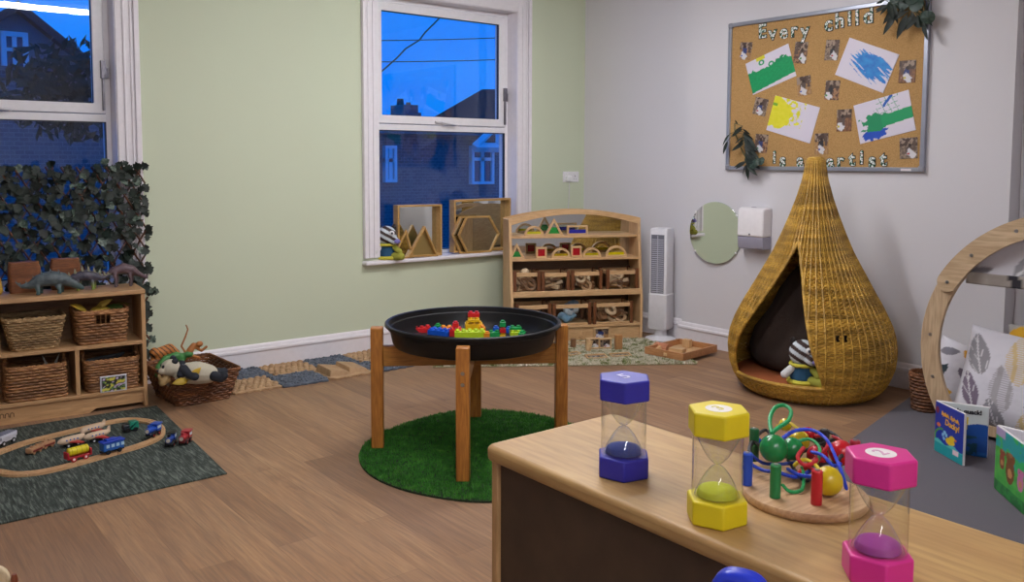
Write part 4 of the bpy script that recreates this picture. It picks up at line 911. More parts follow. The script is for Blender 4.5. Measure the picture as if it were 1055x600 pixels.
fblock('sq', 'square block with a red window, right one on the ledge', 588.6, 599.5, z2_, .095, 'b81c28', .98); fblock('semi', 'arched block with a yellow window, second from right on the ledge', 600.5, 619.5, z2_, .07, 'c4b414', .5); fblock('semi', 'arched block with a bright yellow window, rightmost on the ledge', 624.5, 646, z2_, .07, 'd8c814', .5)
# ================================================================== FAN
P = pz(681, 347); P = Vector((4.787, 4.272, 0)); fz = zat(676, 235, P)
r = thing('tower_fan', 'white tower fan on a round base between the shelf unit and the chimney wall', 'fan', P, math.radians(-163))
FW = plain('e4e4ea', .3)
M().lathe([(0, 0), (.106, 0), (.112, .006), (.110, .014), (.07, .03), (.05, .034), (0, .034)], 48).build('base', FW, r); M().lathe([(.05, .03), (.045, .045), (.045, .09), (.0, .09)], 32).build('neck', FW, r)
m = M(); pb = rrect(.15, .15, .022); K = len(pb); zz = [.085, .095, .34, .345, fz-.012, fz]; sc = [.9, .98, .98, .91, .91, .84]
m.add([(x*s_, y*s_, z) for z, s_ in zip(zz, sc) for x, y in pb], [(j*K+i, j*K+(i+1) % K, (j+1)*K+(i+1) % K, (j+1)*K+i) for j in range(5) for i in range(K)]+[tuple(range(K))[::-1], tuple(range(5*K, 6*K))]); m.build('housing', FW, r)
m = M(); [m.box(.0665, .0704, -.046, .046, .36+.0145*i, .360+.0145*i+.006) for i in range(int((fz-.42)/.0145))]; m.box(.0665, .0697, -.003, .003, .355, fz-.05); m.build('grille', plain('b8bac8', .4), r)
M().box(.065, .0692, -.05, .05, .352, fz-.045).build('vent_recess', plain('70727e', .6), r); M().box(-.01, .03, -.02, .02, fz, fz+.002).build('control_panel', plain('c4c6d0', .3), r)
# ================================================================== TRAY OF BLOCKS
th = math.atan2(.02, .42); q0 = pz(703.7, 375.7); q1 = pz(664, 367.8); 
d1 = (q1-q0); L1 = d1.length; a1 = math.atan2(d1.y, d1.x); L2 = .40; cc = q0+d1/2+Vector((-d1.y, d1.x, 0)).normalized()*(-L2/2)
r = thing('wooden_box_tray', 'shallow wooden tray of loose blocks on the shag rug corner', 'tray', (cc.x, cc.y, .021), a1); w = L1; TW = wood('b0743c', 'c89058', 0, 1)
M().ring([(-w/2, -L2/2), (w/2, -L2/2), (w/2, L2/2), (-w/2, L2/2)], [(-w/2+.014, -L2/2+.014), (w/2-.014, -L2/2+.014), (w/2-.014, L2/2-.014), (-w/2+.014, L2/2-.014)], 0, .048).build('side', wood('b07a4c', 'c89466', 0, 1), r, .002)
M().box(-w/2+.012, w/2-.012, -L2/2+.012, L2/2-.012, .002, .01).build('base', PALE, r)
def tb(nm, label, x, y, m, mat, z=.0, rot=(0, 0, 0)):
    p = pz(x, y, .045); o = m.build(nm, mat, None, .0015); o.location = (p.x, p.y, .021+.0115+z); o.rotation_euler = rot; return tag(o, label, 'wooden block')
hc = M().prism([(.05*math.cos(PI*i/16), .042*math.sin(PI*i/16)) for i in range(17)], -.055, .055, 'y'); tb('half_cylinder_block', 'salmon half-round block in the tray', 683, 358, hc, wood('b87450', 'd09470', 1, 1), rot=(0, 0, a1+PI/2))
tb('wooden_block', 'pale cube block standing at the right in the tray', 708, 356, M().box(-.028, .028, -.02, .02, 0, .055), PALEZ, rot=(0, 0, a1)); tb('wooden_block', 'pale flat block in the middle of the tray', 698, 361, M().box(-.05, .05, -.035, .035, 0, .028), PALE, rot=(0, 0, a1+.2))
tb('triangle_block', 'pale wedge leaning at the left in the tray', 676, 361, M().prism([(-.045, 0), (.045, 0), (-.03, .04)], -.012, .012, 'y'), PALE, rot=(0, 0, a1+1.2)); tb('wooden_block', 'small pale stick block at the front of the tray', 687, 364, M().box(-.04, .04, -.012, .012, 0, .02), PALE, rot=(0, 0, a1+1.9)); tb('wooden_block', 'small pale offcut at the front right of the tray', 694, 364.5, M().box(-.025, .025, -.015, .015, 0, .016), PALE, rot=(0, 0, a1+.9))
# ---- framed photo blocks on the rug
def photof(seed, W_, H__):
    pal = [lin(c) for c in ('3c2a22', '8a5a3a', 'c8a888', 'e0dcd6', '2c3c7c', '5a7a4a', 'b09070', '1c1c20')]
    rr_ = random.Random(seed*7+1); hx, hz = rr_.uniform(-.12, .12), rr_.uniform(.12, .24); sp_ = [lin(c) for c in ('c8b820', '2448a8', '3c8a3c', 'a83030')][seed % 4]; bgc = [('8a6040', '6c4a38'), ('b08a60', '9a7448'), ('a07858', '5c4238'), ('94806c', '6a5a50')][seed % 4]
    def f(c):
        x, z = c.x/W_, c.z/H__ - (.0 if c.z < .0 or H__ > .5 else .0)
        if H__ < .5: z -= .5
        n_ = .12*fbm(x*7, z*7, seed)
        if abs(x-.32*(1 if seed % 2 else -1))+n_ < .1 and z > -.1: return lin('5c4a40')
        if math.hypot((x-hx)/.10, (z-hz)/.09)+n_ < 1: return lin('34241e')
        if math.hypot((x+.16-hx*2)/.08, (z+.27)/.05)+n_*3 < 1: return sp_
        if abs(x+.12-hx*2+z*.4)/.30+abs(z+.28)/.26+n_*3 < 1: return lin('d6d4d8')
        if math.hypot((x-hx+.03)/.20, (z-hz+.26)/.25)+n_*4 < 1: return [lin('26262e'), lin('2c3c74'), lin('584a44')][seed % 3]
        return mixc(lin(bgc[0]), lin(bgc[1]), 1 if n_ > 0 else 0) if z < .1 else mixc(lin('4a3830'), lin('9c8878'), 1 if fbm(x*4, z*4, seed+2) > 0 else 0)
    return f
def framebox(label, x, y, w, h, d, ang, lean=0, seed=1, z=.02):
    p = pz(x, y, z); r = thing('framed_photo_block', label, 'picture block', (p.x, p.y, z), 0, 'framed picture blocks on the shag rug'); r.rotation_euler = (lean, 0, RS+ang)
    M().ring([(-w/2, 0), (w/2, 0), (w/2, h), (-w/2, h)], [(-w/2+.009, .009), (w/2-.009, .009), (w/2-.009, h-.009), (-w/2+.009, h-.009)], 0, d, 'y').build('frame', FRW, r, .0015)
    o = M().grid(16, 12, lambda a, b: ((a-.5)*(w-.016), d*.4, .008+b*(h-.016))).build('picture', painted(.3), r); paint(o, photof(seed, w, h)); o.modifiers.new('s', 'SOLIDIFY').thickness = .003
framebox('framed picture block standing upright at the back, by the shelf plinth', 620.5, 350, .12, .085, .03, .05, 0, 1)
framebox('framed picture block in front of the upright back one, left', 611.5, 360, .10, .075, .03, .1, 0, 2); framebox('framed picture block in front of the upright back one, right', 623.5, 359.5, .09, .07, .03, -.1, 0, 3)
framebox('framed picture block lying flat at the front centre', 616, 368.5, .14, .07, .022, 0, -PI/2+.15, 4, .024); framebox('framed picture block lying flat at the front right', 641, 366.5, .14, .06, .022, .05, -PI/2+.15, 5, .024); framebox('framed picture block lying flat at the far left', 594, 365, .1, .06, .022, .4, -PI/2+.1, 6, .024); framebox('framed picture block lying flat on the left, farther back', 599, 354.5, .12, .06, .022, -.2, -PI/2+.1, 7, .024)
for i, (x, y, w, h, ang, tilt, lb_) in enumerate(((637, 360, .05, .10, 0, 0, 'light brown block standing upright right of the picture blocks'), (599.5, 349.5, .07, .05, .3, .5, 'pale block tilted at the back left of the rug'), (590.5, 358, .03, .06, .2, 0, 'thin brown block standing at the left of the rug'), (593, 347, .05, .045, .1, 0, 'brown block against the shelf plinth, left'), (606, 362, .02, .075, .4, .3, 'thin block leaning left of the picture blocks'))):
    p = pz(x, y, .02); o = M().box(-w/2, w/2, -.015, .015, 0, h).build('wooden_block', [wood('a87848', 'be8e5c', 2, 1.4), PALE, NAT[1], NAT[1], FRW][i], None, .002); o.location = (p.x, p.y, .021); o.rotation_euler = (0, tilt, RS+ang); tag(o, lb_, 'wooden block')
# ================================================================== WICKER POD
pc = Vector((4.385, 2.785, 0)); KP = .997
PR = [(0, .300), (.012, .335), (.04, .375), (.09, .410), (.17, .438), (.25, .446), (.33, .438), (.41, .412), (.50, .368), (.60, .312), (.70, .258), (.80, .205), (.90, .162), (1.0, .123), (1.1, .088), (1.2, .060), (1.3, .042), (1.325, .038)]
def prad(z):
    for (a, ra), (b, rb) in zip(PR, PR[1:]):
        if z <= b:
            t = (z-a)/(b-a); return ra+(rb-ra)*t
    return PR[-1][1]
zs_ = [i*.005 for i in range(266)]; rs_ = [prad(z) for z in zs_]
for _ in range(6): rs_ = [rs_[0]]+[(rs_[i-1]+rs_[i]+rs_[i+1])/3 for i in range(1, len(rs_)-1)]+[rs_[-1]]
def prad(z): i = max(0, min(264, z/.005)); k = int(i); k = min(k, 264); t = i-k; return rs_[k]*(1-t)+rs_[k+1]*t
def interp(z, T):
    for (a, ra), (b, rb) in zip(T, T[1:]):
        if z <= b: return ra+(rb-ra)*max(0, (z-a))/(b-a)
    return T[-1][1]
OLf = [(.11, 67), (.20, 66), (.33, 61), (.45, 54), (.55, 48.5), (.68, 41), (.79, 33), (.865, 26)]; ORt = [(.11, -11), (.33, -1), (.45, 2.5), (.55, 5.5), (.68, 10), (.79, 17), (.865, 25)]
THC = math.atan2(-2.785, -4.385)
r = thing('wicker_teardrop_pod', 'large golden wicker teardrop pod seat with a triangular opening', 'hideaway seat', pc, 0)
WKP = wickermat('a07628', 'c89c3c', 'e4be5c', .5, 60)
m = M(); NPd = 240; nsp = 60; rowh = .0105; z = .006; j = 0
def ppt(phi_deg, z, off=0):
    a = THC-math.radians(phi_deg); R_ = prad(z)+off; return (R_*math.cos(a), R_*math.sin(a), z)
while z < 1.322:
    segs = []
    if .115 < z < .862:
        l, rr_ = interp(z, OLf), interp(z, ORt); segs = [(l, 360+rr_)]
    else: segs = [(0, 360)]
    if .366 < z < .402: segs = [(l, 360-25.5), (360-22.2, 360-19.8), (360-17, 360+rr_)]
    for a_, b_ in segs:
        full = b_-a_ > 359.9; n_ = max(2, int((b_-a_)/360*NPd)); pts = []
        for k in range(n_ if full else n_+1):
            ph = a_+(b_-a_)*k/n_; w_ = .0045*math.cos(math.radians(ph)*nsp+PI*(j % 2)) if z < 1.0 else .0018*math.cos(math.radians(ph)*nsp/2+PI*(j % 2)); pts.append(ppt(ph, z+.0018*math.sin(math.radians(ph)*3+j*.7), w_))
        m.tube(pts, rowh*.62, 5, full)
    z += rowh; j += 1
m.build('weave', WKP, r)
m = M()
for k in range(nsp*1):
    ph = 360*k/nsp+2; run = []
    for i in range(60):
        z = .01+1.3*i/59; l, rr_ = interp(z, OLf), interp(z, ORt); p_ = ph if ph < 180 else ph
        ins = .115 < z < .862 and (rr_ < (ph if ph < 180 else ph-360) < l)
        if z > 1.0 and k % 2: ins = True
        if ins:
            if len(run) > 1: m.tube(run, .0055, 5)
            run = []
        else: run.append(ppt(ph, z, .0065))
    if len(run) > 1: m.tube(run, .0055, 5)
m.build('stakes', WKP, r)
m = M(); L_ = [ppt(interp(z, OLf), z) for z in [.115+.75*i/40 for i in range(41)]]; R_ = [ppt(interp(z, ORt), z) for z in [.115+.75*i/40 for i in range(41)]]
m.tube(L_, .010, 8); m.tube(R_, .010, 8); m.tube([ppt(-11+78*i/30, .113) for i in range(31)], .011, 8); m.build('opening_rim', WKP, r)
m = M().lathe([(0, .012), (.34, .012), (.395, .10), (.41, .11), (0, .11)], 40); m.build('floor_pad', fabric('a85a2c', '8a4422', 120), r)
M().lathe([(.039, 1.31), (.042, 1.318), (.036, 1.33), (0, 1.332)], 20).build('tip_ring', WKP, r)
def pw(phi, R_, z): a = THC-math.radians(phi); return Vector((pc.x+R_*math.cos(a), pc.y+R_*math.sin(a), z))
# dark beanbag-like cushion leaning inside
DKC = fabric('2a1e18', '3a2a22', 90)
def cushion(name, label, w, h, t, loc, rot, mat, fn=None, cat_='cushion', nn=44, pinch=.1, group=None):
    m = M()
    for sg in (1, -1):
        def P_(a, b):
            u, v = 2*a-1, 2*b-1; k = 1-pinch*(u*u)*(1-v*v)*0; px_ = u*(1-pinch*(1-v*v)*.35*abs(u)); pz_ = v*(1-pinch*(1-u*u)*.35*abs(v))
            th_ = ((1-u**4)*(1-v**4))**.6; wr = .004*fbm(u*3+7, v*3, sg)*(1-(u*v)**2)
            return (px_*w/2, -sg*(t/2*th_+wr*th_), h/2+pz_*h/2)
        m.grid(nn, nn, P_ if sg > 0 else (lambda a, b: P_(1-a, b)))
    o = m.build(name, mat, angle=80); bm = bmesh.new(); bm.from_mesh(o.data); bmesh.ops.remove_doubles(bm, verts=bm.verts, dist=.0004); bm.to_mesh(o.data); bm.free()
    if fn: paint(o, fn)
    o.location = loc; o.rotation_euler = rot; return tag(o, label, cat_, group)
yp = math.atan2(pc.y, pc.x)
m = M().lathe([(0, 0), (.26, .0), (.31, .05), (.31, .12), (.27, .22), (.20, .34), (.13, .45), (.07, .54), (.03, .58), (0, .585)], 48)
m.v = [(x+.03*fbm(x*4, y*4+z*3, 1)-.10*max(0, z-.2), y+.03*fbm(x*4+3, y*4, z*5), z) for x, y, z in m.v]; o = m.build('beanbag', DKC, angle=80); q = pw(90, .02, .118); q.x += .08; q.y += .05; place(o, q, yp-PI/2-0.); tag(o, 'dark brown slouching beanbag inside the wicker pod', 'beanbag')
# zebra plush
def zebra(name, label, loc, rz, s_=1.0):
    r = thing(name, label, 'soft toy', loc, rz); ST = painted(.9)
    def st(c): 
        k = math.sin((c.z*1.0+c.x*.55)/s_*155); return lin('c9d2d8') if k > 0 else lin('3a2a26')
    m = M().ell((0, 0, .145*s_), (.062*s_, .058*s_, .062*s_), 20, 14).ell((.035*s_, -.03*s_, .12*s_), (.035*s_, .04*s_, .032*s_)); o = m.build('head', ST, r, remesh=.004*s_); paint(o, st)
    o = chain(M(), [(0, 0, .03*s_), (0, 0, .09*s_)], [.055*s_, .045*s_], .3).build('body', plain('1f4c6e', .9), r, remesh=.006*s_)
    M().tube([(.052*s_*math.cos(q*PI/12), .05*s_*math.sin(q*PI/12), .092*s_) for q in range(24)], .009*s_, 6, True).build('collar', plain('c8c040', .8), r); M().tube([(.058*s_*math.cos(q*PI/12), .058*s_*math.sin(q*PI/12), .012*s_) for q in range(24)], .012*s_, 6, True).build('hem', plain('c8c040', .8), r)
    for sx in (-1, 1): M().ell((sx*.045*s_, .01*s_, .195*s_), (.014*s_, .01*s_, .022*s_)).build('ear', plain('2a2220', .9), r)
    M().ell((.03*s_, -.052*s_, .165*s_), (.016*s_, .01*s_, .016*s_)).build('eye', plain('e8e8e8', .4), r); M().ell((.031*s_, -.062*s_, .165*s_), (.007*s_, .005*s_, .007*s_)).build('pupil', plain('18203c', .3), r)
    M().ell((.062*s_, -.062*s_, .115*s_), (.02*s_, .018*s_, .015*s_)).build('muzzle', plain('7c74b8', .8), r)
    for sx, c in ((1, '98983a'), (-1, 'd8d8d8')): chain(M(), [(sx*.045*s_, -.02*s_, .075*s_), (sx*.075*s_, -.055*s_, .05*s_)], [.018*s_, .02*s_], .4).build('arm', plain(c, .9), r, remesh=.005*s_)
    chain(M(), [(.04*s_, -.03*s_, .02*s_), (.085*s_, -.07*s_, .022*s_)], [.025*s_, .024*s_], .4).build('leg', plain('98983a', .9), r, remesh=.005*s_)
    return r
zebra('striped_soft_toy', 'striped zebra soft toy in a navy and yellow outfit sitting in the pod', pw(7, .315, .113), yp-PI/2, 1.15)
# ================================================================== NOTICE BOARD
FY = Matrix.Rotation(-PI/2, 4, 'Z')
BT = px(753, 25, XB); BB = px(750.6, 175, XB); BRt = px(962, 0, XB); y0_, y1_ = BT.y, px(957, 90, XB).y; z0_, z1_ = BB.z, BT.z
bw, bh = y0_-y1_, z1_-z0_
# board frame of reference: +x runs to the viewer's right (world -Y), faces -X
r = thing('notice_board', 'large cork notice board with aluminium frame on the white chimney wall', 'notice board', (XB, (y0_+y1_)/2, z0_), -PI/2)
ALU = metal('b9bcc6', .35)
M().ring(rrect(bw, bh, .02, 4, 0, bh/2), rrect(bw-.05, bh-.05, .004, 4, 0, bh/2), -.026, -.001, 'y').build('frame', plain('a3a7b4', .35, Metallic=.6), r, .003)
for sx in (-1, 1):
    for zz in (0, bh):
        M().box(*sorted((sx*(bw/2+.002), sx*(bw/2-.034))), -.029, -.0005, *sorted((zz+(.002 if zz else -.002), zz+(-.034 if zz else .034)))).build('corner_cap', plain('8e909a', .4), r, .008)
n = N('cork'); a = n.noise(n.coord(), 220, 3, .7); CORK = n.fin(n.ramp(a, [(.3, '977241'), (.5, 'b48d58'), (.7, 'c49d68')]), .9)
M().box(-bw/2+.02, bw/2-.02, -.012, -.001, .02, bh-.02).build('cork_panel', CORK, r)
M().box(bw/2-.13, bw/2-.07, -.0275, -.026, .004, .018).build('maker_sticker', plain('e8e0e4', .5), r)
XF = XB-.0125
def quad(name, label, cat_, pts, fn, off=.001, nx=40, ny=30, group=None, th_=.0012):
    """a flat sheet pinned to the board, corners given TL TR BR BL"""
    W_ = [px(x, y, XF-off) for x, y in pts]; c = (W_[0]+W_[1]+W_[2]+W_[3])/4
    e1 = ((W_[1]+W_[2])-(W_[0]+W_[3])); w = e1.length/2; e1.normalize(); e2 = ((W_[0]+W_[1])-(W_[3]+W_[2])); h = e2.length/2
    ang = math.atan2(e1.z, -e1.y)
    o = M().grid(nx, ny, lambda a, b: ((a-.5)*w, 0, (b-.5)*h)).build(name, painted(.5, 'printed'), None)
    paint(o, lambda q: fn(q.x/w+.5, q.z/h+.5)); md = o.modifiers.new('s', 'SOLIDIFY'); md.thickness = th_; md.offset = 0
    o.matrix_world = Matrix.Translation(c) @ Matrix.Rotation(-PI/2, 4, 'Z') @ Matrix.Rotation(-ang, 4, 'Y'); return tag(o, label, cat_, group)
def z1(x, y): return (730+x/3.156, y/3.156)
PAPER = lin('dcd6e4'); 
def p1(u, v):
    e = v+.12*fbm(u*5, v*5, 1); 
    if v > .9 and .25 < u < .45: return lin('d8d030')
    if e < .64 and not (v < .04+.1*(u)): return mixc(lin('14a060'), lin('0c8850'), .5+.5*fbm(u*20, v*20))
    if u > .62 and (u-.78)**2*3+(v-.5)**2*2 < .12+.06*fbm(u*14, v*14, 2): return lin('0f8a54')
    if abs(math.hypot((u-.35), (v-.82)*.8)-.05) < .018 or abs(math.hypot((u-.55), (v-.66)*.8)-.05) < .018: return lin('1a9a60')
    return PAPER
def p2(u, v):
    d = ((u-.60)/.40)**2+((v-.52+.25*(u-.6))/.34)**2+.95*fbm(u*3+2, v*16+u*9, 3)
    if d < .85: return mixc(lin('1468c4'), lin('2a94d8'), .5+.6*fbm(u*9, v*9, 5))
    return PAPER
def p3(u, v):
    d = ((u-.1)/.42)**2+((v-.55)/.5)**2+.3*fbm(u*6, v*6, 4)
    if u < .1 and .72 < v < .8: return lin('74b02c')
    if d < .75: return mixc(lin('dcd810'), lin('e8e040'), .5+.5*fbm(u*10, v*10))
    if u < .72 and v > .3 and fbm(u*11, v*11, 7) > .18: return lin('e0dc28')
    return PAPER
def p4(u, v):
    if v-.1*(u-.5) < .56 and v-.1*(u-.5) > .28 and u > .45: return mixc(lin('0f9460'), lin('129a58'), .5+.5*fbm(u*9, v*30))
    if ((u-.35)/.3)**2+((v-.44)/.28)**2+.7*fbm(u*9, v*9, 8) < .7: return lin('0f8a58')
    if ((u-.28)/.26)**2+((v-.15)/.16)**2+.8*fbm(u*8, v*8, 3) < .7: return lin('1a4cb8')
    if abs(u-.62) < .1 and abs(v-.9+ (u-.62)*-1.2) < .045: return lin('1858b0')
    if .4 < u < .8 and v > .56 and (abs(math.sin(u*28+v*6)) < .13 or abs(math.sin(v*24-u*5)) < .13): return lin('3a9a74')
    return PAPER
for lb_, P4, fn in (('painting with a broad green band, upper left on the board', [(120, 205), (258, 145), (287, 243), (145, 312)], p1), ('painting with a bright blue smear, upper right on the board', [(460, 122), (620, 178), (568, 303), (410, 243)], p2), ('painting with yellow dabs, lower left on the board', [(218, 310), (362, 350), (330, 467), (187, 423)], p3), ('painting with green band and blue marks, lower right on the board', [(470, 345), (648, 292), (677, 423), (495, 468)], p4)):
    quad('childs_painting', lb_, 'painting', [z1(*p) for p in P4], fn, .0015, 90, 64, 'paintings on the notice board')
phs = [((100, 136, 142, 196), 0, 'top left corner of the board, left of the green painting'), ((277, 134, 322, 208), -.03, 'between the green and blue paintings, below the word Every'), ((378, 128, 425, 198), 0, 'below the c of child, left of the blue painting'), ((617, 195, 676, 271), .06, 'right of the blue painting'), ((286, 247, 336, 311), .2, 'tilted, at the lower right of the green painting'), ((377, 260, 427, 327), -.03, 'middle of the board, left of the blue painting corner'),
       ((146, 317, 192, 377), -.25, 'tilted, left of the yellow painting'), ((415, 354, 467, 429), .04, 'left of the green and blue painting'), ((344, 432, 391, 504), .04, 'below the yellow painting, above the pod tip'), ((149, 435, 194, 499), -.1, 'bottom left, above the word is'), ((619, 446, 682, 518), .06, 'bottom right corner of the board')]
for i, ((xa, ya_, xb_, yb_), tl, lb_) in enumerate(phs):
    cx, cy = (xa+xb_)/2, (ya_+yb_)/2; w, h = (xb_-xa)*.93, (yb_-ya_)*.95; ct, st_ = math.cos(tl), math.sin(tl)
    pts = [(cx+ct*a-st_*-b, cy-st_*a*-1*-1+ct*b) for a, b in ((-w/2, -h/2), (w/2, -h/2), (w/2, h/2), (-w/2, h/2))]
    quad('small_photograph', 'small photograph '+lb_, 'photograph', [z1(*p) for p in pts], (lambda sd: (lambda u, v: photof(sd, 1, 1)(Vector((u-.5, 0, v-.5)))))(i+1), .001, 26, 34, 'small photographs on the notice board')
# letters
n = N('patterned_letter'); a = n.noise(n.coord(), 62, 2, .5, .3); LTM = n.fin(n.ramp(a, [(.3, '16281e'), (.38, '16281e'), (.40, '2a7a54'), (.465, 'f0eeee'), (.6, '3c8a64'), (.66, 'e4e4e4'), (.8, 'f0eeee')]), .5); LTM.node_tree.nodes.active
for nd in LTM.node_tree.nodes:
    if nd.type == 'VALTORGB': nd.color_ramp.interpolation = 'CONSTANT'
LTE = plain('1a2420', .6)
def letter(ch, x, y, word, hgt, rot=0):
    p = px(x, y, XF-.004); r = thing('letter_cutout', 'patterned letter %s in the word %s on the notice board' % (ch, word), 'letter', p, 0, None)
    r.rotation_euler = (0, 0, -PI/2)
    o = textmesh(ch, hgt, .0008, LTM, 'letter_face', r, .0025); o.rotation_euler = (PI/2, rot, 0); o.location = (0, -.0012, 0)
    o = textmesh(ch, hgt, .0008, LTE, 'letter_backing', r, .0065); o.rotation_euler = (PI/2, rot, 0); o.location = (0, .001, 0)
S_ = .125
for ch, x, y in (('E', 785.4, 32.8), ('v', 795.9, 34.6), ('e', 807.4, 33.4), ('r', 818.0, 31.4), ('y', 829.2, 32.0)): letter(ch, x, y, 'Every' + {'e': ', its lower case e'}.get(ch, ''), S_, -.04)
for ch, x, y in (('c', 853.6, 25.0), ('h', 865, 21.8), ('i', 875.2, 19.3), ('l', 883, 18.8), ('d', 894.6, 16.8)): letter(ch, x, y, 'child', S_, -.04)
letter('i', 797.7, 162.4, 'is', S_*.92); letter('s', 806.4, 165.4, 'is', S_*.92); letter('a', 824.4, 165.8, 'a, left of the pod tip', S_*.92)
for ch, x, y in (('a', 855.4, 167), ('r', 865.6, 166), ('t', 877.6, 164.4), ('i', 887.6, 162.6), ('s', 898.5, 165.6), ('t', 910, 164.4)): letter(ch, x, y, 'artist' + (', the first t' if x == 877.6 else ', the last t' if x == 910 else ''), S_*.92)
# eucalyptus sprigs
def sprig(label, pts, nar, rnds, seed):
    r = thing('eucalyptus_sprig', label, 'greenery', px(*pts[0], XB-.04)); o0 = r.location.copy(); rnd = random.Random(seed)
    P_ = [px(x, y, XB-.045)-o0 for x, y in pts]; m = M().tube(P_, .0035, 6); lv_, ln_ = M(), M()
    for (x, y, dx_, dy_, L) in nar:
        a = px(x, y, XB-.05-rnd.random()*.03)-o0; b = px(x+dx_, y+dy_, XB-.05-rnd.random()*.05)-o0; d = b-a; leaf(ln_, a, d, (-1, rnd.uniform(-.5, .5), rnd.uniform(-.3, .6)), d.length*L, d.length*.27*L)
        k = min(P_, key=lambda q: (q-a).length); m.tube([k, a], .0018, 5)
    for (x, y, R_) in rnds:
        c = px(x, y, XB-.05-rnd.random()*.04)-o0; nn_ = Vector((-1, rnd.uniform(-.4, .4), rnd.uniform(-.2, .5))).normalized(); t1 = nn_.orthogonal().normalized(); t2 = nn_.cross(t1)
        lv_.add([c+t1*(R_*math.cos(q*PI/8))+t2*(R_*math.sin(q*PI/8))-nn_*.004*(q % 2) for q in range(16)]+[c+nn_*.006], [(q, (q+1) % 16, 16) for q in range(16)])
        k = min(P_, key=lambda q: (q-c).length); m.tube([k, c], .0018, 5)
    m.build('stem', plain('3c4a30', .6), r); ln_.build('leaves', LEAFM, r); n_ = lv_.build('round_leaves', plain('2c4036', .5), r)
rnd = random.Random(2)
nar = [(765+.3*t, 130+2.8*t, rnd.choice([-1, 1])*rnd.uniform(5, 14), rnd.uniform(4, 15), 1.) for t in range(15) for _ in (0, 1)]+[(760, 128, -3, -4, 1), (752, 138, -9, 12, 1), (750, 145, -6, 14, 1), (770, 168, 0, 18, 1), (768, 160, 6, 18, 1)]
sprig('eucalyptus sprig hanging over the lower left corner of the board', [(757, 127), (757, 136), (762, 150), (768, 162), (770, 172)], nar, [(772, 164, .035), (779, 167, .03), (784, 166, .028), (776, 170, .028)], 5)
nar = [(915+3*t, 2+1.2*t, rnd.uniform(-14, 6), rnd.uniform(8, 18), 1.15) for t in range(14)]+[(925, 12, -14, 20, 1.2), (935, 14, -10, 22, 1.2), (920, 6, -20, 4, 1), (951, 20, 3, 22, 1), (958, 2, -4, 10, 1), (940, 0, 10, 12, 1), (948, -6, 12, 6, 1), (915, 5, -14, 8, 1), (912, 0, -10, 4, 1)]
sprig('eucalyptus sprig spilling over the upper right corner of the board', [(962, -14), (950, -4), (938, 4), (928, 10)], nar, [(931, 3, .038), (944, 5, .04), (956, 18, .036), (948, 22, .036), (940, -2, .04), (920, 4, .035), (927, -4, .035), (951, 16, .028)], 8)
# ================================================================== MIRROR AND DISPENSER
c = px(736, 240, XB-.008); a_ = px(713, 240, XB-.008).y; R_ = (px(736, 208, XB-.008).z-px(736, 271.5, XB-.008).z)/2; c = Vector((XB-.008, (a_-R_), (px(736, 208, XB-.008).z+px(736, 271.5, XB-.008).z)/2))
r = thing('round_wall_mirror', 'round frameless mirror on the white wall left of the dispenser', 'mirror', c, 0)
r.rotation_euler = (0, 0, math.radians(2.9)); r.location.x -= .012
M().at((0, 0, 0), (0, -PI/2, 0)).cyl((0, 0, 0), (0, 0, .0035), R_, n=64).build('mirror_face', mirrormat(), r, .0008); M().at((0, 0, 0), (0, -PI/2, 0)).cyl((0, 0, -.0075), (0, 0, -.0002), R_*1.002, n=64).build('backing', plain('9aa89a', .4), r)
for a_ in (2.5, -2.5, .7, -.7): M().ell((-.004, R_*math.sin(a_+PI/2), R_*math.cos(a_+PI/2)), (.006, .008, .008)).build('clip', plain('f0f0f0', .3), r)
A, Bq = px(760, 213, XB-.1), px(786, 258, XB-.1)
dy0, dy1 = A.y, px(786, 230, XB-.1).y; dz0, dz1 = px(772, 257, XB-.1).z, px(772, 214, XB-.1).z; yc = (dy0+dy1)/2; w = abs(dy0-dy1)
r = thing('paper_towel_dispenser', 'white wall-mounted towel dispenser with a grey lower window, right of the round mirror', 'dispenser', (XB, yc, dz0), -PI/2); h = dz1-dz0
DW = plain('eeeaec', .25)
M().prism([(-.0005, h*.30), (-.0005, h), (-.07, h), (-.09, h-.008), (-.1, h-.025), (-.104, h*.34), (-.104, h*.30)], -w/2, w/2, 'x').build('cover', DW, r, .012, segs=3)
M().prism([(-.0005, 0), (-.0005, h*.298), (-.1, h*.298), (-.094, .015), (-.085, 0)], -w/2+.002, w/2-.002, 'x').build('lower_window', plain('a4a2b4', .25), r, .006); M().ell((0, -.104, h*.36), (.008, .003, .006)).build('lock', plain('5a5a62', .4), r); M().box(-.012, .012, -.07, -.05, h-.001, h+.003).build('top_catch', plain('6c6c74', .4), r)
o = M().box(-.004, .004, -.004, .004, -.004, .004).build('wall_hook', plain('9c94a0', .5)) if False else None
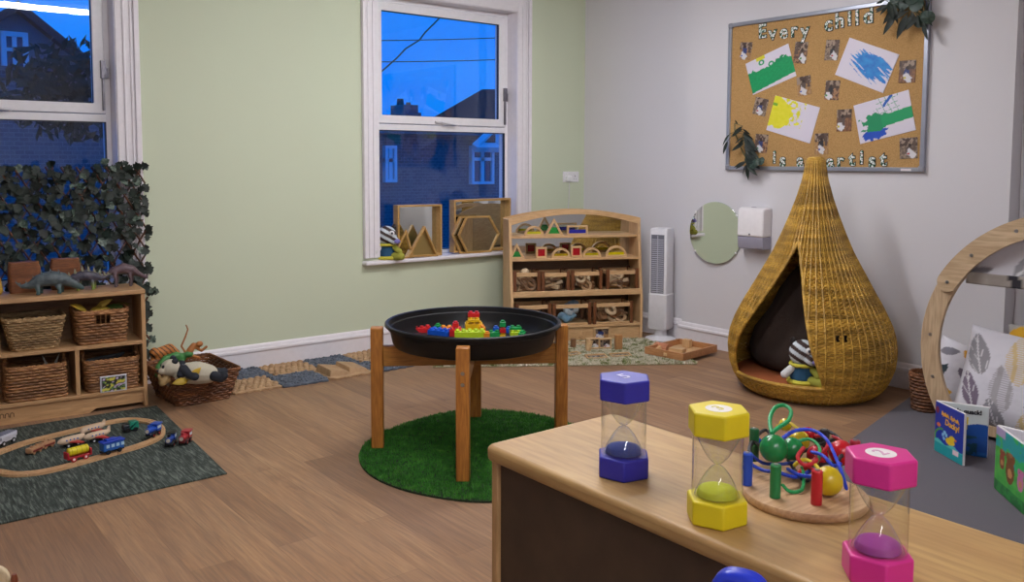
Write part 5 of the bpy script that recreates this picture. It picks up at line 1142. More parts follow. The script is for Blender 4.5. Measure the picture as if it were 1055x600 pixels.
# ================================================================== SOCKET
A, Bq = py(580, 175.5, YW-.005), py(596, 189, YW-.005); w, h = Bq.x-A.x, .086; zc = (A.z+Bq.z)/2
r = thing('double_wall_socket', 'white double socket on the green wall near the corner', 'socket', ((A.x+Bq.x)/2, YW, zc), 0)
M().box(-w/2, w/2, -.01, -.0005, -h/2, h/2).build('faceplate', plain('eeedf0', .3), r, .003)
for sx in (-1, 1):
    M().box(sx*w/4-.007, sx*w/4+.007, -.013, -.01, h*.14, h*.36).build('switch', plain('f6f6f6', .3), r, .001)
    M().box(sx*w/4-.003, sx*w/4+.003, -.0108, -.0095, .0, .012).box(sx*w/4-.014, sx*w/4-.008, -.0108, -.0095, -.02, -.016).box(sx*w/4+.008, sx*w/4+.014, -.0108, -.0095, -.02, -.016).build('pin_holes', plain('222226', .5), r)
r = thing('plug', 'white plug with cable in the left side of the wall socket', 'plug', ((A.x+Bq.x)/2-w/4, YW-.0112, zc-.012), 0)
M().box(-.024, .024, -.03, 0, -.024, .022).build('plug_body', plain('f0f0f2', .3), r, .008); M().tube([(0, -.02, -.02), (0, -.022, -.06), (.006, -.015, -.14), (.0, -.006, -.3), (-.004, -.004, -.5), (.0, -.004, -.95)], .003, 6).build('cable', plain('e0e0e4', .4), r)
# ================================================================== SILL DISPLAY
ZL = ZS+.0205; YB0, YB1 = 5.245, 5.31
MFR = wood('b08648', 'd0a868', 0, 1.4)
def mbox(label, pts, y0, y1, t_, back='mirror', nm='mirror_box', slot=None):
    """open box frame with a mirror in its back; pts = outline in image pixels, read at its front plane"""
    Q = [py(x, y, y0) for x, y in pts]; cx = sum(p.x for p in Q)/len(Q); zmin = min(p.z for p in Q); o = [(p.x-cx, p.z-zmin) for p in Q]
    r = thing(nm, label, 'mirror box', (cx, y0, ZL), 0); c = (sum(a for a, b in o)/len(o), sum(b for a, b in o)/len(o))
    # inset outline
    k = len(o); i_ = []
    for j in range(k):
        a, b, d = Vector(o[j-1]), Vector(o[j]), Vector(o[(j+1) % k]); e1 = (b-a).normalized(); e2 = (d-b).normalized(); cr_ = e1.x*e2.y-e1.y*e2.x; sg = 1 if cr_ > 0 else -1
        n1 = Vector((-e1.y, e1.x))*sg; n2_ = Vector((-e2.y, e2.x))*sg; bis = (n1+n2_).normalized(); L = t_/max(.25, bis.dot(n1)); i_.append(tuple(b+bis*L))
    M().ring(o, i_, 0, y1-y0, 'y').build('frame', MFR, r, .002)
    M().prism([(x, z) for x, z in i_], y1-y0-.008, y1-y0-.003, 'y').build('mirror', mirrormat() if back == 'mirror' else back, r)
    return r
mbox('square mirror box on the window sill, behind the two triangles', [(410, 263.7), (455.6, 262), (455.6, 209.5), (410, 210.5)], YB0, YB1, .014)
mbox('wide mirror box on the window sill, behind the hexagons', [(468, 259.7), (526.5, 256.5), (526.5, 203), (468, 205)], YB0, YB1, .016)
mbox('triangular mirror box on the sill, right one of two', [(420.8, 264.3), (451.8, 263), (438.2, 232)], 5.205, 5.24, .012, N('gold_speckle').fin('a8925c', .35, Metallic=.6))
mbox('triangular mirror box on the sill, left one of two', [(408.5, 264.6), (440, 263.2), (427, 231)], 5.252, 5.285, .012) if False else None
r = mbox('triangular mirror box on the sill, left one of two, turned side on', [(411.5, 263.5), (437, 263), (426, 232)], 5.2425, 5.2445, .012) if False else None
q = py(418, 264, 5.225); r = thing('mirror_box', 'narrow triangular mirror box turned edge-on, left of the front triangle on the sill', 'mirror box', (q.x-.018, 5.222, ZL), math.radians(0))
M().ring([(-.09, 0), (.088, 0), (.025, .205)], [(-.068, .012), (.068, .012), (.022, .175)], -.008, .008, 'y').build('frame', MFR, r, .002); M().prism([(-.066, .012), (.066, .012), (.022, .173)], .003, .006, 'y').build('mirror', mirrormat(), r)
r.location.y = 5.231-.0; r.location.x -= .0
hexp = [(472.6, 239), (481, 219.5), (505, 219), (515, 237.5), (506.5, 256.5), (481.5, 258)]
mbox('front hexagonal mirror box on the sill', [(x, y) for x, y in hexp], 5.202, 5.222, .013)
mbox('second hexagonal mirror box leaning behind the front hexagon', [(x-7, y) for x, y in hexp], 5.2235, 5.2435, .012)
q = py(399.5, 266, 5.25); zebra('striped_soft_toy', 'striped soft toy in yellow and navy on the left end of the window sill', Vector((q.x-.0, 5.262, ZL)), -.5, 1.12)
# ================================================================== CABINET
CX0, CX1, CYE, CZ = 1.085, 1.472, 1.46, .70
CTOP = wood('a88250', 'bc9a62', 1, .45, .5, bump=.03); cb = thing('low_cabinet', 'pale beech-topped cabinet with dark side in the right foreground', 'cabinet', (CX0, -.35, 0))
w, l = CX1-CX0, CYE+.35
pp = rrect(w, l, .022, 4, w/2, l/2); M().prism(pp, CZ-.034, CZ).build('top', CTOP, cb, .011, segs=4)
M().box(.012, w-.012, l-.032, l-.012, .0, CZ-.034).build('end_panel', wood('a98457', 'c49c6c', 2, .6), cb, .003); M().box(.012, w-.012, .012, .032, 0, CZ-.034).build('end_panel', wood('a98457', 'c49c6c', 2, .6), cb, .003)
n = N('dark_hardboard'); a = n.noise(n.coord(), 12, 4); DHB = n.fin(n.ramp(a, [(.3, '3c2c1e'), (.7, '4a3828')]), .6)
M().box(.022, .03, .032, l-.032, .02, CZ-.034).build('back_panel', DHB, cb); M().box(.012, w-.012, .032, l-.032, .06, .08).build('shelf_board', PALEY, cb, .002); M().box(.04, w-.02, .032, l-.032, .36, .378).build('shelf_board', PALEY, cb, .002)
# timers
def timer(label, x, y, c, sand, hex_, H_, rz, num, capw, ncol='e8e4ea', disc=True):
    P = pz(x, y, CZ); r = thing('sand_timer', label, 'sand timer', (P.x, P.y, CZ+.0005), rz); R_ = hex_; ch = H_*.215
    hx = [(R_*math.cos(PI/3*i), R_*math.sin(PI/3*i)) for i in range(6)]; CM = plain(c, .4)
    M().prism(hx, 0, ch).build('base', CM, r, .0035, segs=3); M().prism(hx, H_-ch, H_).build('cap', CM, r, .0035, segs=3)
    rt_ = R_*.80; M().lathe([(rt_, ch-.004), (rt_, H_-ch+.004)], 40, cap=False).build('outer_tube', glassmat((.95, .96, .96), .02, 1.6, 'timer_tube'), r)
    mid = H_/2; rb = rt_*.86; g = []
    for i in range(17):
        t = i/16; z = ch+.002+(mid-ch-.002)*t; g.append((rb*(1-t**1.0)**.62*(1-.0*t)+.0022, z))
    g2 = g+[(a_, 2*mid-b_) for a_, b_ in g[::-1][1:]]
    M().lathe(g2, 32, cap=False).build('glass_bulb', glassmat((.93, .95, .95), .02, 1.8, 'timer_bulb'), r)
    sd = [(0, ch+.0025), (rb*.93, ch+.0025), (rb*.9, ch+.007), (rb*.86, ch+.0115), (rb*.80, ch+.0135), (rb*.4, ch+.017), (0, ch+.019)]
    M().lathe(sd, 32).build('sand', plain(sand, .85), r)
    if disc: M().lathe([(0, H_), (R_*.42, H_), (R_*.42, H_+.0004), (0, H_+.0004)], 32).build('sticker', plain('e6e2e0', .5), r)
    o = textmesh(num, R_*.62 if disc else R_*.8, .0002, plain(ncol, .5), 'numeral', r, .0004); o.location = (0, 0, H_+.0009); o.rotation_euler = (0, 0, -rz+YAW-PI/2+.5); o['label'] = 'faint minute number'
vang = lambda x: math.atan2(pz(x, 490, CZ).y, pz(x, 490, CZ).x)
timer('indigo-blue hexagonal sand timer, farthest left on the cabinet', 642, 488.5, '2c2a9c', '2b3c86', .0535, .190, vang(642)+.04, '5', 51, 'c9c6e4', False)
timer('yellow hexagonal sand timer in the middle of the cabinet', 738, 535.5, 'dcc818', 'c8c828', .0525, .190, vang(737)+.22, '3', 60, 'd8cc60')
timer('pink hexagonal sand timer, nearest on the cabinet', 903, 594, 'd02c86', 'a83c94', .0505, .183, vang(901)+.26, '2', 73, 'd8a8c4')
# loop and rope toy
bc = pz(829, 510, CZ+.008); r = thing('rope_and_peg_toy', 'round wooden base with coloured pegs, balls and knotted ropes behind the yellow timer', 'toy', (bc.x, bc.y, CZ+.0005), 0)
M().lathe([(0, 0), (.106, 0), (.108, .003), (.108, .011), (.106, .014), (0, .014)], 64).build('base', wood('b89068', 'd0ac84', 0, 1), r)
def lp(x, y, z): p = pz(x, y, z); return (p.x-bc.x, p.y-bc.y, z-CZ)
def zr(x, y, x0, y0): # height above a base point seen at x0,y0
    return 0
def peg(x, yt, yb, rr, c):
    b = pz(x, yb-3, CZ+.014); h = zat(x, yt+2, b)-CZ; P_ = (b.x-bc.x, b.y-bc.y)
    o = M().at((P_[0], P_[1], 0)).lathe([(0, .0145), (rr, .0145), (rr, h-.002), (rr-.0015, h), (0, h)], 24).build('peg', plain(c, .3), r)
    M().at((P_[0], P_[1], 0)).lathe([(0, h), (.004, h), (.004, h+.0015), (0, h+.002)], 14).build('screw', metal('a8a8a8', .35), o); return Vector((P_[0], P_[1], h))
pgs = [peg(798.5, 477, 516, .0095, '1d7a44'), peg(841, 483, 523, .0095, 'b81c28'), peg(769.5, 465, 503, .0095, '1c48b4'), peg(776.5, 440, 478, .0095, '1a5c38'), peg(849, 441, 470, .0095, '26262c'), peg(880, 452, 490, .0095, 'a01c30')]
def ball(x, y, rr, c, zc, sq=1.):
    p = pz(x, y, CZ+zc); M().ell((p.x-bc.x, p.y-bc.y, zc), (rr, rr, rr*sq), 28, 18).build('ball', plain(c, .25), r); return Vector((p.x-bc.x, p.y-bc.y, zc))
g1 = ball(797, 462.5, .0265, '147a3c', .060); ball(816, 463, .022, '187a40', .050); ball(853, 496, .0255, 'c8ac18', .041); ball(867, 467, .024, 'b81824', .045); ball(842, 470, .02, 'a81828', .040); ball(823, 455, .021, 'ccb020', .045); ball(809, 438, .013, 'c4b020', .055); ball(845, 452, .016, '1c1c24', .04)
def rope(pts, rr, c):
    P_ = [Vector(lp(x, y, CZ+z)) for x, y, z in pts]; out = []
    for i in range(len(P_)-1):
        p0, p1, p2, p3 = P_[max(i-1, 0)], P_[i], P_[i+1], P_[min(i+2, len(P_)-1)]
        for q in range(10): t = q/10; out.append(.5*((2*p1)+(p2-p0)*t+(2*p0-5*p1+4*p2-p3)*t*t+(3*p1-p0-3*p2+p3)*t**3))
    out.append(P_[-1]); m = M().tube(out, rr*.95, 8)
    for ph in range(3):
        m.tube([o+Vector((math.cos(k*.95+ph*2.09), math.sin(k*.95+ph*2.09)*.7, math.sin(k*.95+ph*2.09)*.7))*rr*.55 for k, o in enumerate(out)], rr*.72, 5)
    m.build('rope', plain(c, .55), r)
def rope_up(base, pts, rr, c): pass
rope([(795, 447, .083), (793, 433, .092), (798, 421, .105), (808, 418, .108), (815, 424, .102), (812, 434, .094), (802, 441, .088), (796, 446, .083)], .0038, '189050')
rope([(806, 500, .03), (814, 507, .018), (826, 505, .02), (828, 492, .03), (826, 482, .035)], .003, '1f9a54'); rope([(820, 456, .06), (834, 453, .065), (844, 461, .06), (843, 474, .05), (836, 481, .035)], .003, '1f9a54')
rope([(806, 452, .065), (820, 444, .078), (838, 444, .082), (852, 454, .078), (862, 474, .06), (868, 490, .045), (872, 504, .02)], .0032, '1c3cc4'); rope([(772, 478, .035), (786, 485, .03), (800, 487, .04), (820, 492, .03), (834, 486, .03)], .0032, '1a3ab0'); rope([(775, 470, .05), (788, 478, .03), (812, 478, .03), (828, 474, .04)], .003, '16308c')
rope([(833, 478, .04), (845, 470, .05), (853, 458, .06), (848, 450, .065), (840, 450, .06)], .0034, 'b81c28'); rope([(822, 489, .03), (832, 482, .036), (841, 487, .04)], .0034, 'b01a26'); rope([(858, 450, .06), (868, 456, .058), (876, 470, .05)], .003, 'a81824')
rope([(818, 480, .04), (828, 474, .046), (838, 478, .044), (846, 486, .045)], .0034, 'd0bc20'); rope([(800, 440, .06), (812, 436, .066), (822, 442, .066), (832, 450, .06)], .003, 'c8b020')
rope([(778, 452, .05), (790, 444, .04), (806, 470, .03), (826, 466, .04), (846, 458, .05), (862, 452, .05)], .0032, '18181e'); rope([(812, 475, .03), (830, 496, .02), (848, 478, .03), (866, 480, .02)], .0032, '1c1c22')
rope([(786, 462, .05), (776, 456, .055), (772, 466, .05), (780, 474, .04)], .0034, '16161c'); rope([(828, 462, .06), (822, 472, .055), (830, 480, .045), (842, 474, .05), (838, 464, .055)], .0036, 'b41a26'); rope([(852, 444, .06), (862, 450, .055), (872, 462, .05), (862, 476, .045)], .0036, '18181e'); rope([(836, 466, .06), (848, 470, .06), (858, 480, .05), (866, 478, .05)], .0032, '1c3cc4'); rope([(812, 484, .03), (824, 490, .035), (840, 492, .04)], .0034, '1a3ab0'); ball(833, 447, .013, 'b81824', .05); ball(779, 458, .014, '1c48b4', .04)
# blue chair back just in front of the cabinet
tp = ray(764, 588); t_ = 1.04/math.hypot(tp.x, tp.y); P = C0+tp*t_; a_ = math.atan2(P.y, P.x)
r = thing('blue_plastic_chair', 'blue plastic chair, only its rounded back showing at the bottom edge of the picture', 'chair', (P.x, P.y, 0), a_-PI/2-.25); zt = P.z; BP_ = plain('1c34c0', .3)
wd = .038
M().prism([(wd*math.copysign(abs(math.cos(a))**.7, math.cos(a))*1.0, zt-.05+.05*abs(math.sin(a))**.8*(1 if math.sin(a) > 0 else 0)) for a in [PI*i/20 for i in range(21)]]+[(-.05, .34), (.05, .34)], -.014, .014, 'y').build('backrest', BP_, r, .008, segs=3)
M().box(-.16, .16, -.30, -.0, .31, .34).build('seat', BP_, r, .01)
for sx in (-1, 1):
    for y in (-.28, -.03): M().cyl((sx*.14, y, 0), (sx*.13, y, .31), .014, .016).build('leg', BP_, r)
M().box(-.02, .034, .0142, .0156, zt-.05, zt-.016).build('sticker', plain('b8d4e8', .4), r) if False else M().box(.004, .032, -.0156, -.0142, zt-.045, zt-.014).build('sticker', plain('b8d4e8', .4), r)
# pale wooden chair at the lower left
P = pz(4, 579, .58); r = thing('child_wooden_chair', 'pale wooden child chair, only its back corner showing at the lower left picture edge', 'chair', (P.x, P.y, 0), math.radians(75)-PI/2)
CW = wood('c4ae88', 'd8c4a0', 2, 1)
M().prism(rrect(.26, .30, .03, 5, -.12, .43), -.02, .0, 'y').build('backrest', CW, r, .004); M().box(-.25, .01, -.28, -.0, .30, .32).build('seat', CW, r, .004)
for x in (-.235, -.005):
    for y in (-.265, -.03): M().box(x-.014, x+.014, y-.014, y+.014, 0, .30).build('leg', CW, r, .003)
q = pz(14.5, 592, .56); rel = (q-P); ca, sa = math.cos(-r.rotation_euler.z), math.sin(-r.rotation_euler.z); lx_, ly_ = rel.x*ca-rel.y*sa, rel.x*sa+rel.y*ca
M().tube([(lx_, ly_, .45), (lx_, ly_, .552), (lx_, ly_, .56)], [.006, .006, .004], 12).build('dowel', wood('6e3418', '92502c', 2, 1), r); M().box(min(lx_, -.0)-.0, max(lx_, .0)+.004, ly_-.004, .0, .44, .452).build('dowel_bracket', CW, r)
# ================================================================== READING CORNER
n = N('grey_carpet'); a = n.noise(n.coord(), 330, 3, .7); b = n.noise(n.coord(), 5, 3); c = n.ramp(a, [(.3, '47444a'), (.5, '625e64'), (.72, '86828a')]); c = n.mix(b, c, n.mix(.35, c, lin('606068'))); n.bump(a, .6, .003); GC_ = n.fin(c, .95)
o = M().prism([(4.84, 2.38), (3.0, 1.99), (3.15, .1), (4.93, .1), (4.93, 1.9), (4.84, 1.92)], 0, .006).build('grey_carpet', GC_, None, .001); tag(o, 'grey carpet under the wooden arch and books', 'carpet')
basket('wicker_basket', 'small round wicker basket behind the foot of the wooden arch', Vector((4.50, 2.17, .0062)), 0, (.16, .16), (.12, .12), .19, WK_DK, rows=11, round_=True)
AX = 4.20; yl_ = px(948.5, 350, AX).y; AR, AZ = .665, .418; ACY = yl_-AR
ARW = wood('b49878', 'd0b896', 2, .6)
r = thing('wooden_arch_den', 'large horseshoe-shaped wooden arch with leaf-print canopy at the right picture edge', 'arch frame', (AX, ACY, .0065), -PI/2)
aw = .088; bot = math.acos(min(1, AZ/AR)); 
def aseg(a0, a1, y0, y1, R0=AR, W_=aw, rd=False):
    k = 40; A_ = [a0+(a1-a0)*i/k for i in range(k+1)]; o = [(R0*math.cos(a), AZ+R0*math.sin(a)) for a in A_]; i_ = [((R0-W_)*math.cos(a), AZ+(R0-W_)*math.sin(a)) for a in A_]; 
    v = [(x, y, z) for y in (y0, y1) for x, z in o]+[(x, y, z) for y in (y0, y1) for x, z in i_]; n_ = k+1; f = []
    for i in range(k): f += [(i, i+1, n_+i+1, n_+i), (2*n_+i+1, 2*n_+i, 3*n_+i, 3*n_+i+1), (i+1, i, 2*n_+i, 2*n_+i+1), (n_+i, n_+i+1, 3*n_+i+1, 3*n_+i)]
    f += [(0, n_, 3*n_, 2*n_), (k, 2*n_+k, 3*n_+k, n_+k)]; m = M().add(v, f)
    if rd:
        for a, s_ in ((a0, -1), (a1, 1)):
            cx, cz = (R0-W_/2)*math.cos(a), AZ+(R0-W_/2)*math.sin(a); m.prism([(cx+W_/2*math.cos(a+s_*PI*q/20), cz+W_/2*math.sin(a+s_*PI*q/20)) for q in range(21)], y0, y1, 'y')
    return m
lo_ = -math.asin(AZ/AR)
aseg(math.radians(144), PI-lo_, .0, .024).build('side_upright', ARW, r, .003); aseg(lo_, math.radians(43), .0, .024).build('side_upright', ARW, r, .003)
aseg(math.radians(38), math.radians(150), -.0245, -.0005, AR+.004, aw+.006, True).build('top_arc', wood('b89c7a', 'd2ba98', 0, .6), r)
bolts = [150, 134, 113, 90, 67, 46, 30, 176, 4, 195, -15]
for a in bolts:
    y = -.025 if 38 < a < 152 else 0; a = math.radians(a); x, z = (AR-aw/2)*math.cos(a), AZ+(AR-aw/2)*math.sin(a); M().cyl((x, y-.003, z), (x, y, z), .008, .0085, 14).build('bolt', metal('b0b0b4', .3), r)
M().box(-.47, .47, .0245, .05, .02, .07).build('cross_bar', ARW, r, .003)
# fabric prints
def leafprint(leaves, ground, stripes=()):
    def f(u, v):
        col = lin(ground)
        for (x, y, a, L, W_, c, st) in leaves:
            dx_, dy_ = u-x, v-y; p = dx_*math.cos(a)+dy_*math.sin(a); q = -dx_*math.sin(a)+dy_*math.cos(a); p = p/L
            if -1 < p < 1 and abs(q) < W_*(1-p*p)**.8*(1-.25*p):
                if st == 1 and (abs(q) < .006 or abs((abs(q)*1.1-p*.1) % .085-.04) < .0035): col = lin('d4d2d6'); continue
                if st == 2 and (abs(v*1.0+.02*math.sin(u*6)) % .022 < .007): continue
                col = lin(c)
        return col
    return f
big = [(.16, .72, 1.9, .22, .10, '8e8c92', 1), (.50, .74, 1.75, .26, .10, 'd0b888', 2), (.80, .83, -.7, .17, .06, '6a6272', 1), (.42, .42, 1.75, .24, .10, 'a8a4a8', 2), (.16, .34, 1.9, .20, .075, '75687a', 1), (.72, .42, 1.4, .22, .08, '5c5260', 1), (.40, .12, 1.9, .2, .09, '88868c', 1), (.68, .12, 1.5, .2, .09, 'c8b080', 2), (.93, .55, 1.3, .25, .08, '9a989e', 2), (.95, .18, 1.5, .2, .06, '6a6270', 1)]
sml = [(.2, .82, .4, .13, .06, '7c7a84', 0), (.5, .85, -.4, .16, .075, 'd0962c', 0), (.8, .8, .9, .14, .06, '5a5664', 0), (.2, .5, 1.2, .14, .06, '24343a', 0), (.52, .55, -.6, .16, .065, '6e6474', 0), (.85, .5, .8, .14, .06, 'd0962c', 0), (.3, .22, .2, .14, .07, 'd4a02c', 0), (.62, .25, -.7, .16, .06, '665c6c', 0), (.88, .2, 1, .14, .06, '24343a', 0), (.1, .15, 1, .12, .05, '7c7a84', 0), (.65, .03, 0, .12, .05, '24343a', 0)]
PF = painted(.9, 'printed_fabric', .15)
def cfn(pr, w, h): f = leafprint(pr, 'd6d4dc'); return lambda c: f(c.x/w+.5, c.z/h)
q = px(1009, 474, 4.13)
cushion('scatter_cushion', 'big square cushion with large grey, plum and beige leaves, leaning in the arch', .52, .46, .20, Vector((4.27, q.y-.06, .045)), (-.24, .10, -PI/2+.05), PF, cfn(big, .52, .46), nn=90)
q = px(982, 398, 4.42)
cushion('scatter_cushion', 'small white cushion with mustard, plum and teal leaves, left of the big cushion', .40, .33, .11, Vector((4.47, q.y+.01, .045)), (-.24, .26, -PI/2+.0), PF, cfn(sml, .40, .33), nn=70)
q = px(1050, 360, 4.58)
cushion('scatter_cushion', 'mustard and dark cushion mostly hidden behind the big leaf cushion', .44, .44, .13, Vector((4.62, q.y-.13, .06)), (-.2, -.03, -PI/2), PF, lambda c: leafprint([(.2, .9, .4, .2, .09, 'd8a428', 0), (.6, .9, .1, .2, .08, '3c3848', 0), (.9, .8, 1, .2, .08, 'd8a428', 0)], 'a8a4a0')(c.x/.44+.5, c.z/.44), nn=50)
# canopy: cloth hung between the arch and a straight hem
Pc = px(1020, 285, AX+.03); hz = Pc.z; RI = AR-aw+.01; hh = hz-AZ
def can(a, b):
    X_ = math.sqrt(max(1e-6, RI**2-hh**2))*(2*a-1); top = AZ+math.sqrt(max(0, RI**2-X_**2)); z = hz+(top-hz)*b
    return (X_, .032+.03*math.sin(PI*b)+.004*math.sin(X_*40)*(1-b), z)
o = M().grid(70, 20, can).build('canopy', PF, r); fcan = leafprint([(.12, .5, .7, .12, .05, 'a8a4a8', 2), (.2, .6, .6, .14, .04, 'c8c038', 0), (.3, .3, 1, .12, .05, '8e8c92', 1), (.42, .6, .9, .13, .05, '6a6272', 1), (.5, .3, .8, .12, .05, 'a8a4a8', 2), (.6, .6, .7, .12, .04, 'c8c038', 0), (.75, .5, .8, .14, .05, '8e8c92', 1), (.05, .2, .5, .1, .04, '8e8c92', 0)], 'c8c6cc'); paint(o, lambda c: fcan(c.x+.5, (c.z-hz)*1.6+.2)); o.modifiers.new('s', 'SOLIDIFY').thickness = .003
X_ = math.sqrt(RI**2-hh**2); o = M().grid(60, 6, lambda a, b: (X_*(2*a-1)*1.02, .030+.004*math.sin(X_*(2*a-1)*40), hz-.05+.055*b)).build('canopy_hem', PF, r)
paint(o, lambda c: lin('2a2830') if -.29 < c.x+.35*(c.z-hz) < -.24 else (mixc(lin('928a82'), lin('aaa39c'), .5+.5*fbm(c.x*20, c.z*20)))); o.modifiers.new('s', 'SOLIDIFY').thickness = .008
# ---- books
def book(name, label, hinge, free, free2, ytop, cover, inner, tilt=0, title=None, title2=None):
    Hh = pz(*hinge, .0065); F1 = pz(*free, .0065); F2 = pz(*free2, .0065); h = zat(hinge[0]+3, ytop, Hh)-.0065; r = thing(name, label, 'book', (Hh.x, Hh.y, .0065), 0)
    for i, (F_, fn, tt, nm) in enumerate(((F1, cover, title, 'front_cover'), (F2, inner, title2, 'inner_page'))):
        d = F_-Hh; w = d.length; a = math.atan2(d.y, d.x); t_ = .012 if i == 0 else .014
        # cover faces the camera on its right-hand normal side
        b = M().box(.001, w, 0, t_, .0, h).build('board', plain('e8e6e8', .5), r, .002); b.rotation_euler = (0, 0, a); b.name = 'cover_board' if i == 0 else 'page_board'
        g = M().grid(60, 72, lambda u, v: (.001+u*(w-.002), -.0008, .001+v*(h-.002))).build(nm, painted(.3, 'print'), r); paint(g, lambda c: fn(c.x/w, c.z/h)); g.rotation_euler = (0, 0, a); g.modifiers.new('s', 'SOLIDIFY').thickness = .0006
        for (tx, u, v, s_, col, rr_) in (tt or ()):
            o = textmesh(tx, s_*h, .0004, plain(col, .4), 'lettering', g, .0012); o.location = (u*w, -.0022, v*h); o.rotation_euler = (PI/2, -rr_, 0)
    return r
def duckcov(u, v):
    if v < .25+.03*math.sin(u*12): 
        if abs(u-.75) < .1 and abs(v-.17) < .05: return lin('e8c8d0')
        return lin('1c9aa0') if v < .21 else lin('58c0b8')
    if ((u-.56)/.16)**2+((v-.33)/.07)**2 < 1 or ((u-.62)/.09)**2+((v-.41)/.05)**2 < 1: return lin('e8c020')
    if .68 < u < .78 and abs(v-.40) < .02: return lin('e07820')
    for x, y in ((.3, .40), (.36, .46), (.42, .42), (.34, .34)):
        if ((u-x)/.045)**2+((v-y)/.035)**2 < 1: return lin('8cc4e8')
    d = math.hypot((u-.28)*1.0, (v-.30)*1.3)
    if .24 < d < .29 and u < .3: return lin('4c9a3c')
    if ((u-.14)/.07)**2+((v-.56)/.04)**2 < 1: return lin('d87038')
    if ((u-.08)/.06)**2+((v-.84)/.07)**2 < 1: return lin('7a2440')
    return lin('16329a')
def duckin(u, v):
    if v > .62+.03*math.sin(u*9): 
        return lin('d4dcdc')
    if .25 < u < .6 and .5 < v < .72: return lin('e0c018')
    if .48 < u < .8 and v < .4 and fbm(u*6, v*6, 3) > -.1: return lin('1c4a5c')
    if ((u-.38)/.1)**2+((v-.50)/.04)**2 < 1: return lin('c89830')
    return lin('1c50a0') if v > .1 else lin('2464b0')
def duckin2(u, v):
    if .26 < u < .62 and .60 < v < .76 and not fbm(u*8, v*8, 2) > .35: return lin('e0c018')
    return duckin(u, v)
book('board_book', 'blue board book with a yellow duck on its cover, standing open on the grey carpet', (962.3, 463.9), (991.5, 480.6), (1017, 472.5), 413, duckcov, duckin2, title=[('Splish, Splash,', .55, .80, .105, 'e8a838', -.06), ('Ducky!', .62, .66, .16, 'ecb040', -.06)], title2=[('quack, quack!', .52, .86, .12, '22222a', .02)])
def bearcov(u, v):
    if v > .86 and u < .3: return lin('a898bc')
    for x, y, w_, h_, c in ((.22, .52, .08, .13, '8e3a28'), (.47, .46, .13, .2, '7a4a22'), (.78, .42, .09, .14, 'c46ca0')):
        if ((u-x)/w_)**2+((v-y)/h_)**2 < 1:
            if ((u-x)/(w_*.5))**2+((v-y+h_*.2)/(h_*.35))**2 < 1: return lin('c89058')
            return lin(c)
        for sx in (-1, 1):
            if ((u-x-sx*w_*.7)/(w_*.35))**2+((v-y-h_*1.0)/(h_*.3))**2 < 1: return lin(c)
        if ((u-x)/(w_*.85))**2+((v-y-h_*.85)/(h_*.5))**2 < 1:
            if abs(v-y-h_*.95) < h_*.1 and abs(abs(u-x)-w_*.3) < w_*.12: return lin('181410')
            return mixc(lin(c), lin('c89058'), .35)
    if v > .6+.1*math.sin(u*5+1): return lin('1a9a9c') if fbm(u*4, v*4, 1) > -.15 else lin('2cb05c')
    if v < .18: return lin('1c6a30') if fbm(u*9, v*9) > 0 else lin('2c8a3c')
    return mixc(lin('38a040'), lin('5cb848'), .5+.7*fbm(u*7, v*7, 2))
P2 = pz(1052.6, 529.5, .0065); P1_ = pz(1024, 503, .0065); ex2 = (P2-P1_).normalized(); F2p = P1_+Vector((ex2.x*math.cos(.75)-ex2.y*math.sin(.75), ex2.x*math.sin(.75)+ex2.y*math.cos(.75), 0))*.2
def pixof(P_): v = P_-C0; z = v.dot(fw); return (CX+F*v.dot(rt)/z, CY-F*v.dot(up)/z)
book('board_book', 'green board book with bears on its cover, standing open at the right picture edge', (1024, 503), (1058, 534), pixof(F2p), 438, bearcov, lambda u, v: lin('e0dce4') if v > .15 else lin('6c5a8c'))
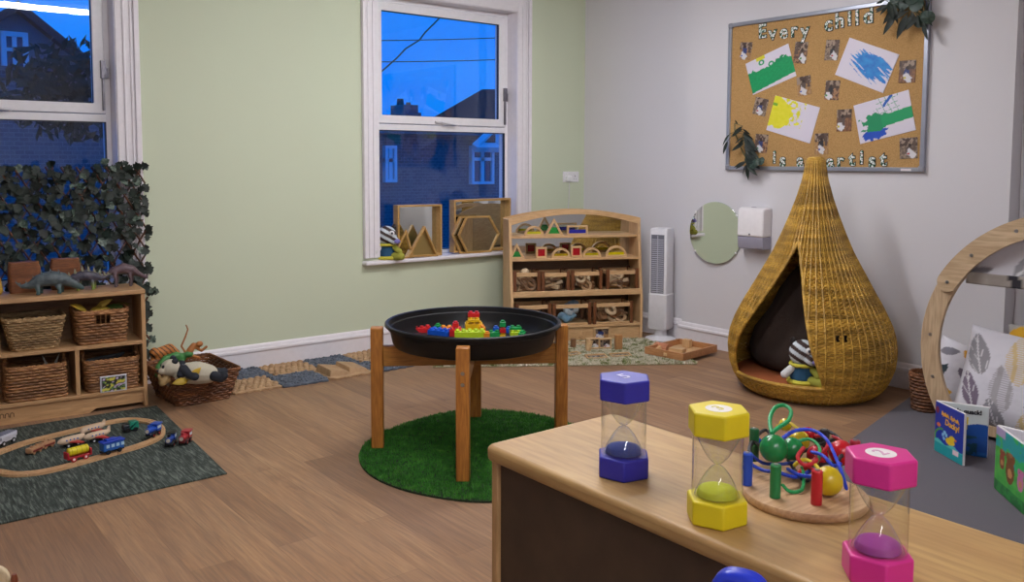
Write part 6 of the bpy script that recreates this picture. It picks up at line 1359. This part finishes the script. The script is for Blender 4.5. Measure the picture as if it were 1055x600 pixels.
# ================================================================== LIGHT
W = bpy.data.worlds.new('dusk'); bpy.context.scene.world = W; W.use_nodes = True; nt = W.node_tree; bg = nt.nodes['Background']
tcw = nt.nodes.new('ShaderNodeTexCoord'); sp = nt.nodes.new('ShaderNodeSeparateXYZ'); nt.links.new(tcw.outputs['Generated'], sp.inputs[0])
nz = nt.nodes.new('ShaderNodeTexNoise'); mpw = nt.nodes.new('ShaderNodeMapping'); nt.links.new(tcw.outputs['Generated'], mpw.inputs[0]); mpw.inputs['Scale'].default_value = (3, 3, 9); nt.links.new(mpw.outputs[0], nz.inputs['Vector']); nz.inputs['Scale'].default_value = 1.6; nz.inputs['Detail'].default_value = 4
rp = nt.nodes.new('ShaderNodeValToRGB'); nt.links.new(nz.outputs[0], rp.inputs[0]); rp.color_ramp.elements[0].position = .35; rp.color_ramp.elements[1].position = .7
rp.color_ramp.elements[0].color = lin('0072e4')+(1,); rp.color_ramp.elements[1].color = lin('147eea')+(1,); nt.links.new(rp.outputs[0], bg.inputs[0]); bg.inputs[1].default_value = SKY if 'SKY' in globals() else 1.42
EM = bpy.data.materials.new('led_tube'); EM.use_nodes = True; e = EM.node_tree.nodes; e.clear(); eo = e.new('ShaderNodeOutputMaterial'); ee = e.new('ShaderNodeEmission'); EM.node_tree.links.new(ee.outputs[0], eo.inputs[0]); ee.inputs[0].default_value = (.96, .95, .985, 1); ee.inputs[1].default_value = 68
def batten(label, x, y, L=1.5, rz=0):
    r = thing('ceiling_batten_light', label, 'ceiling light', (x, y, ZC), rz); M().box(-L/2, L/2, -.045, .045, -.025, -.0005).build('housing', plain('f0f0f0', .4), r, .004)
    M().prism([(-.055, -.026), (.055, -.026), (.045, -.06), (-.045, -.06)], -L/2, L/2, 'x').build('diffuser', EM, r)
batten('ceiling light nearest the windows', 1.55, 2.15); batten('ceiling light nearest the shelf corner', 3.1, 3.35); batten('ceiling light behind the camera', .2, -1.0)
vs = bpy.context.scene.view_settings; vs.view_transform = 'Standard'; vs.look = 'None'; vs.exposure = EXPO if 'EXPO' in globals() else 0.; vs.gamma = 1; vs.use_curve_mapping = False
sc = bpy.context.scene; sc.cycles.use_denoising = True; sc.cycles.max_bounces = 8; sc.cycles.transparent_max_bounces = 16; sc.cycles.sample_clamp_indirect = 4
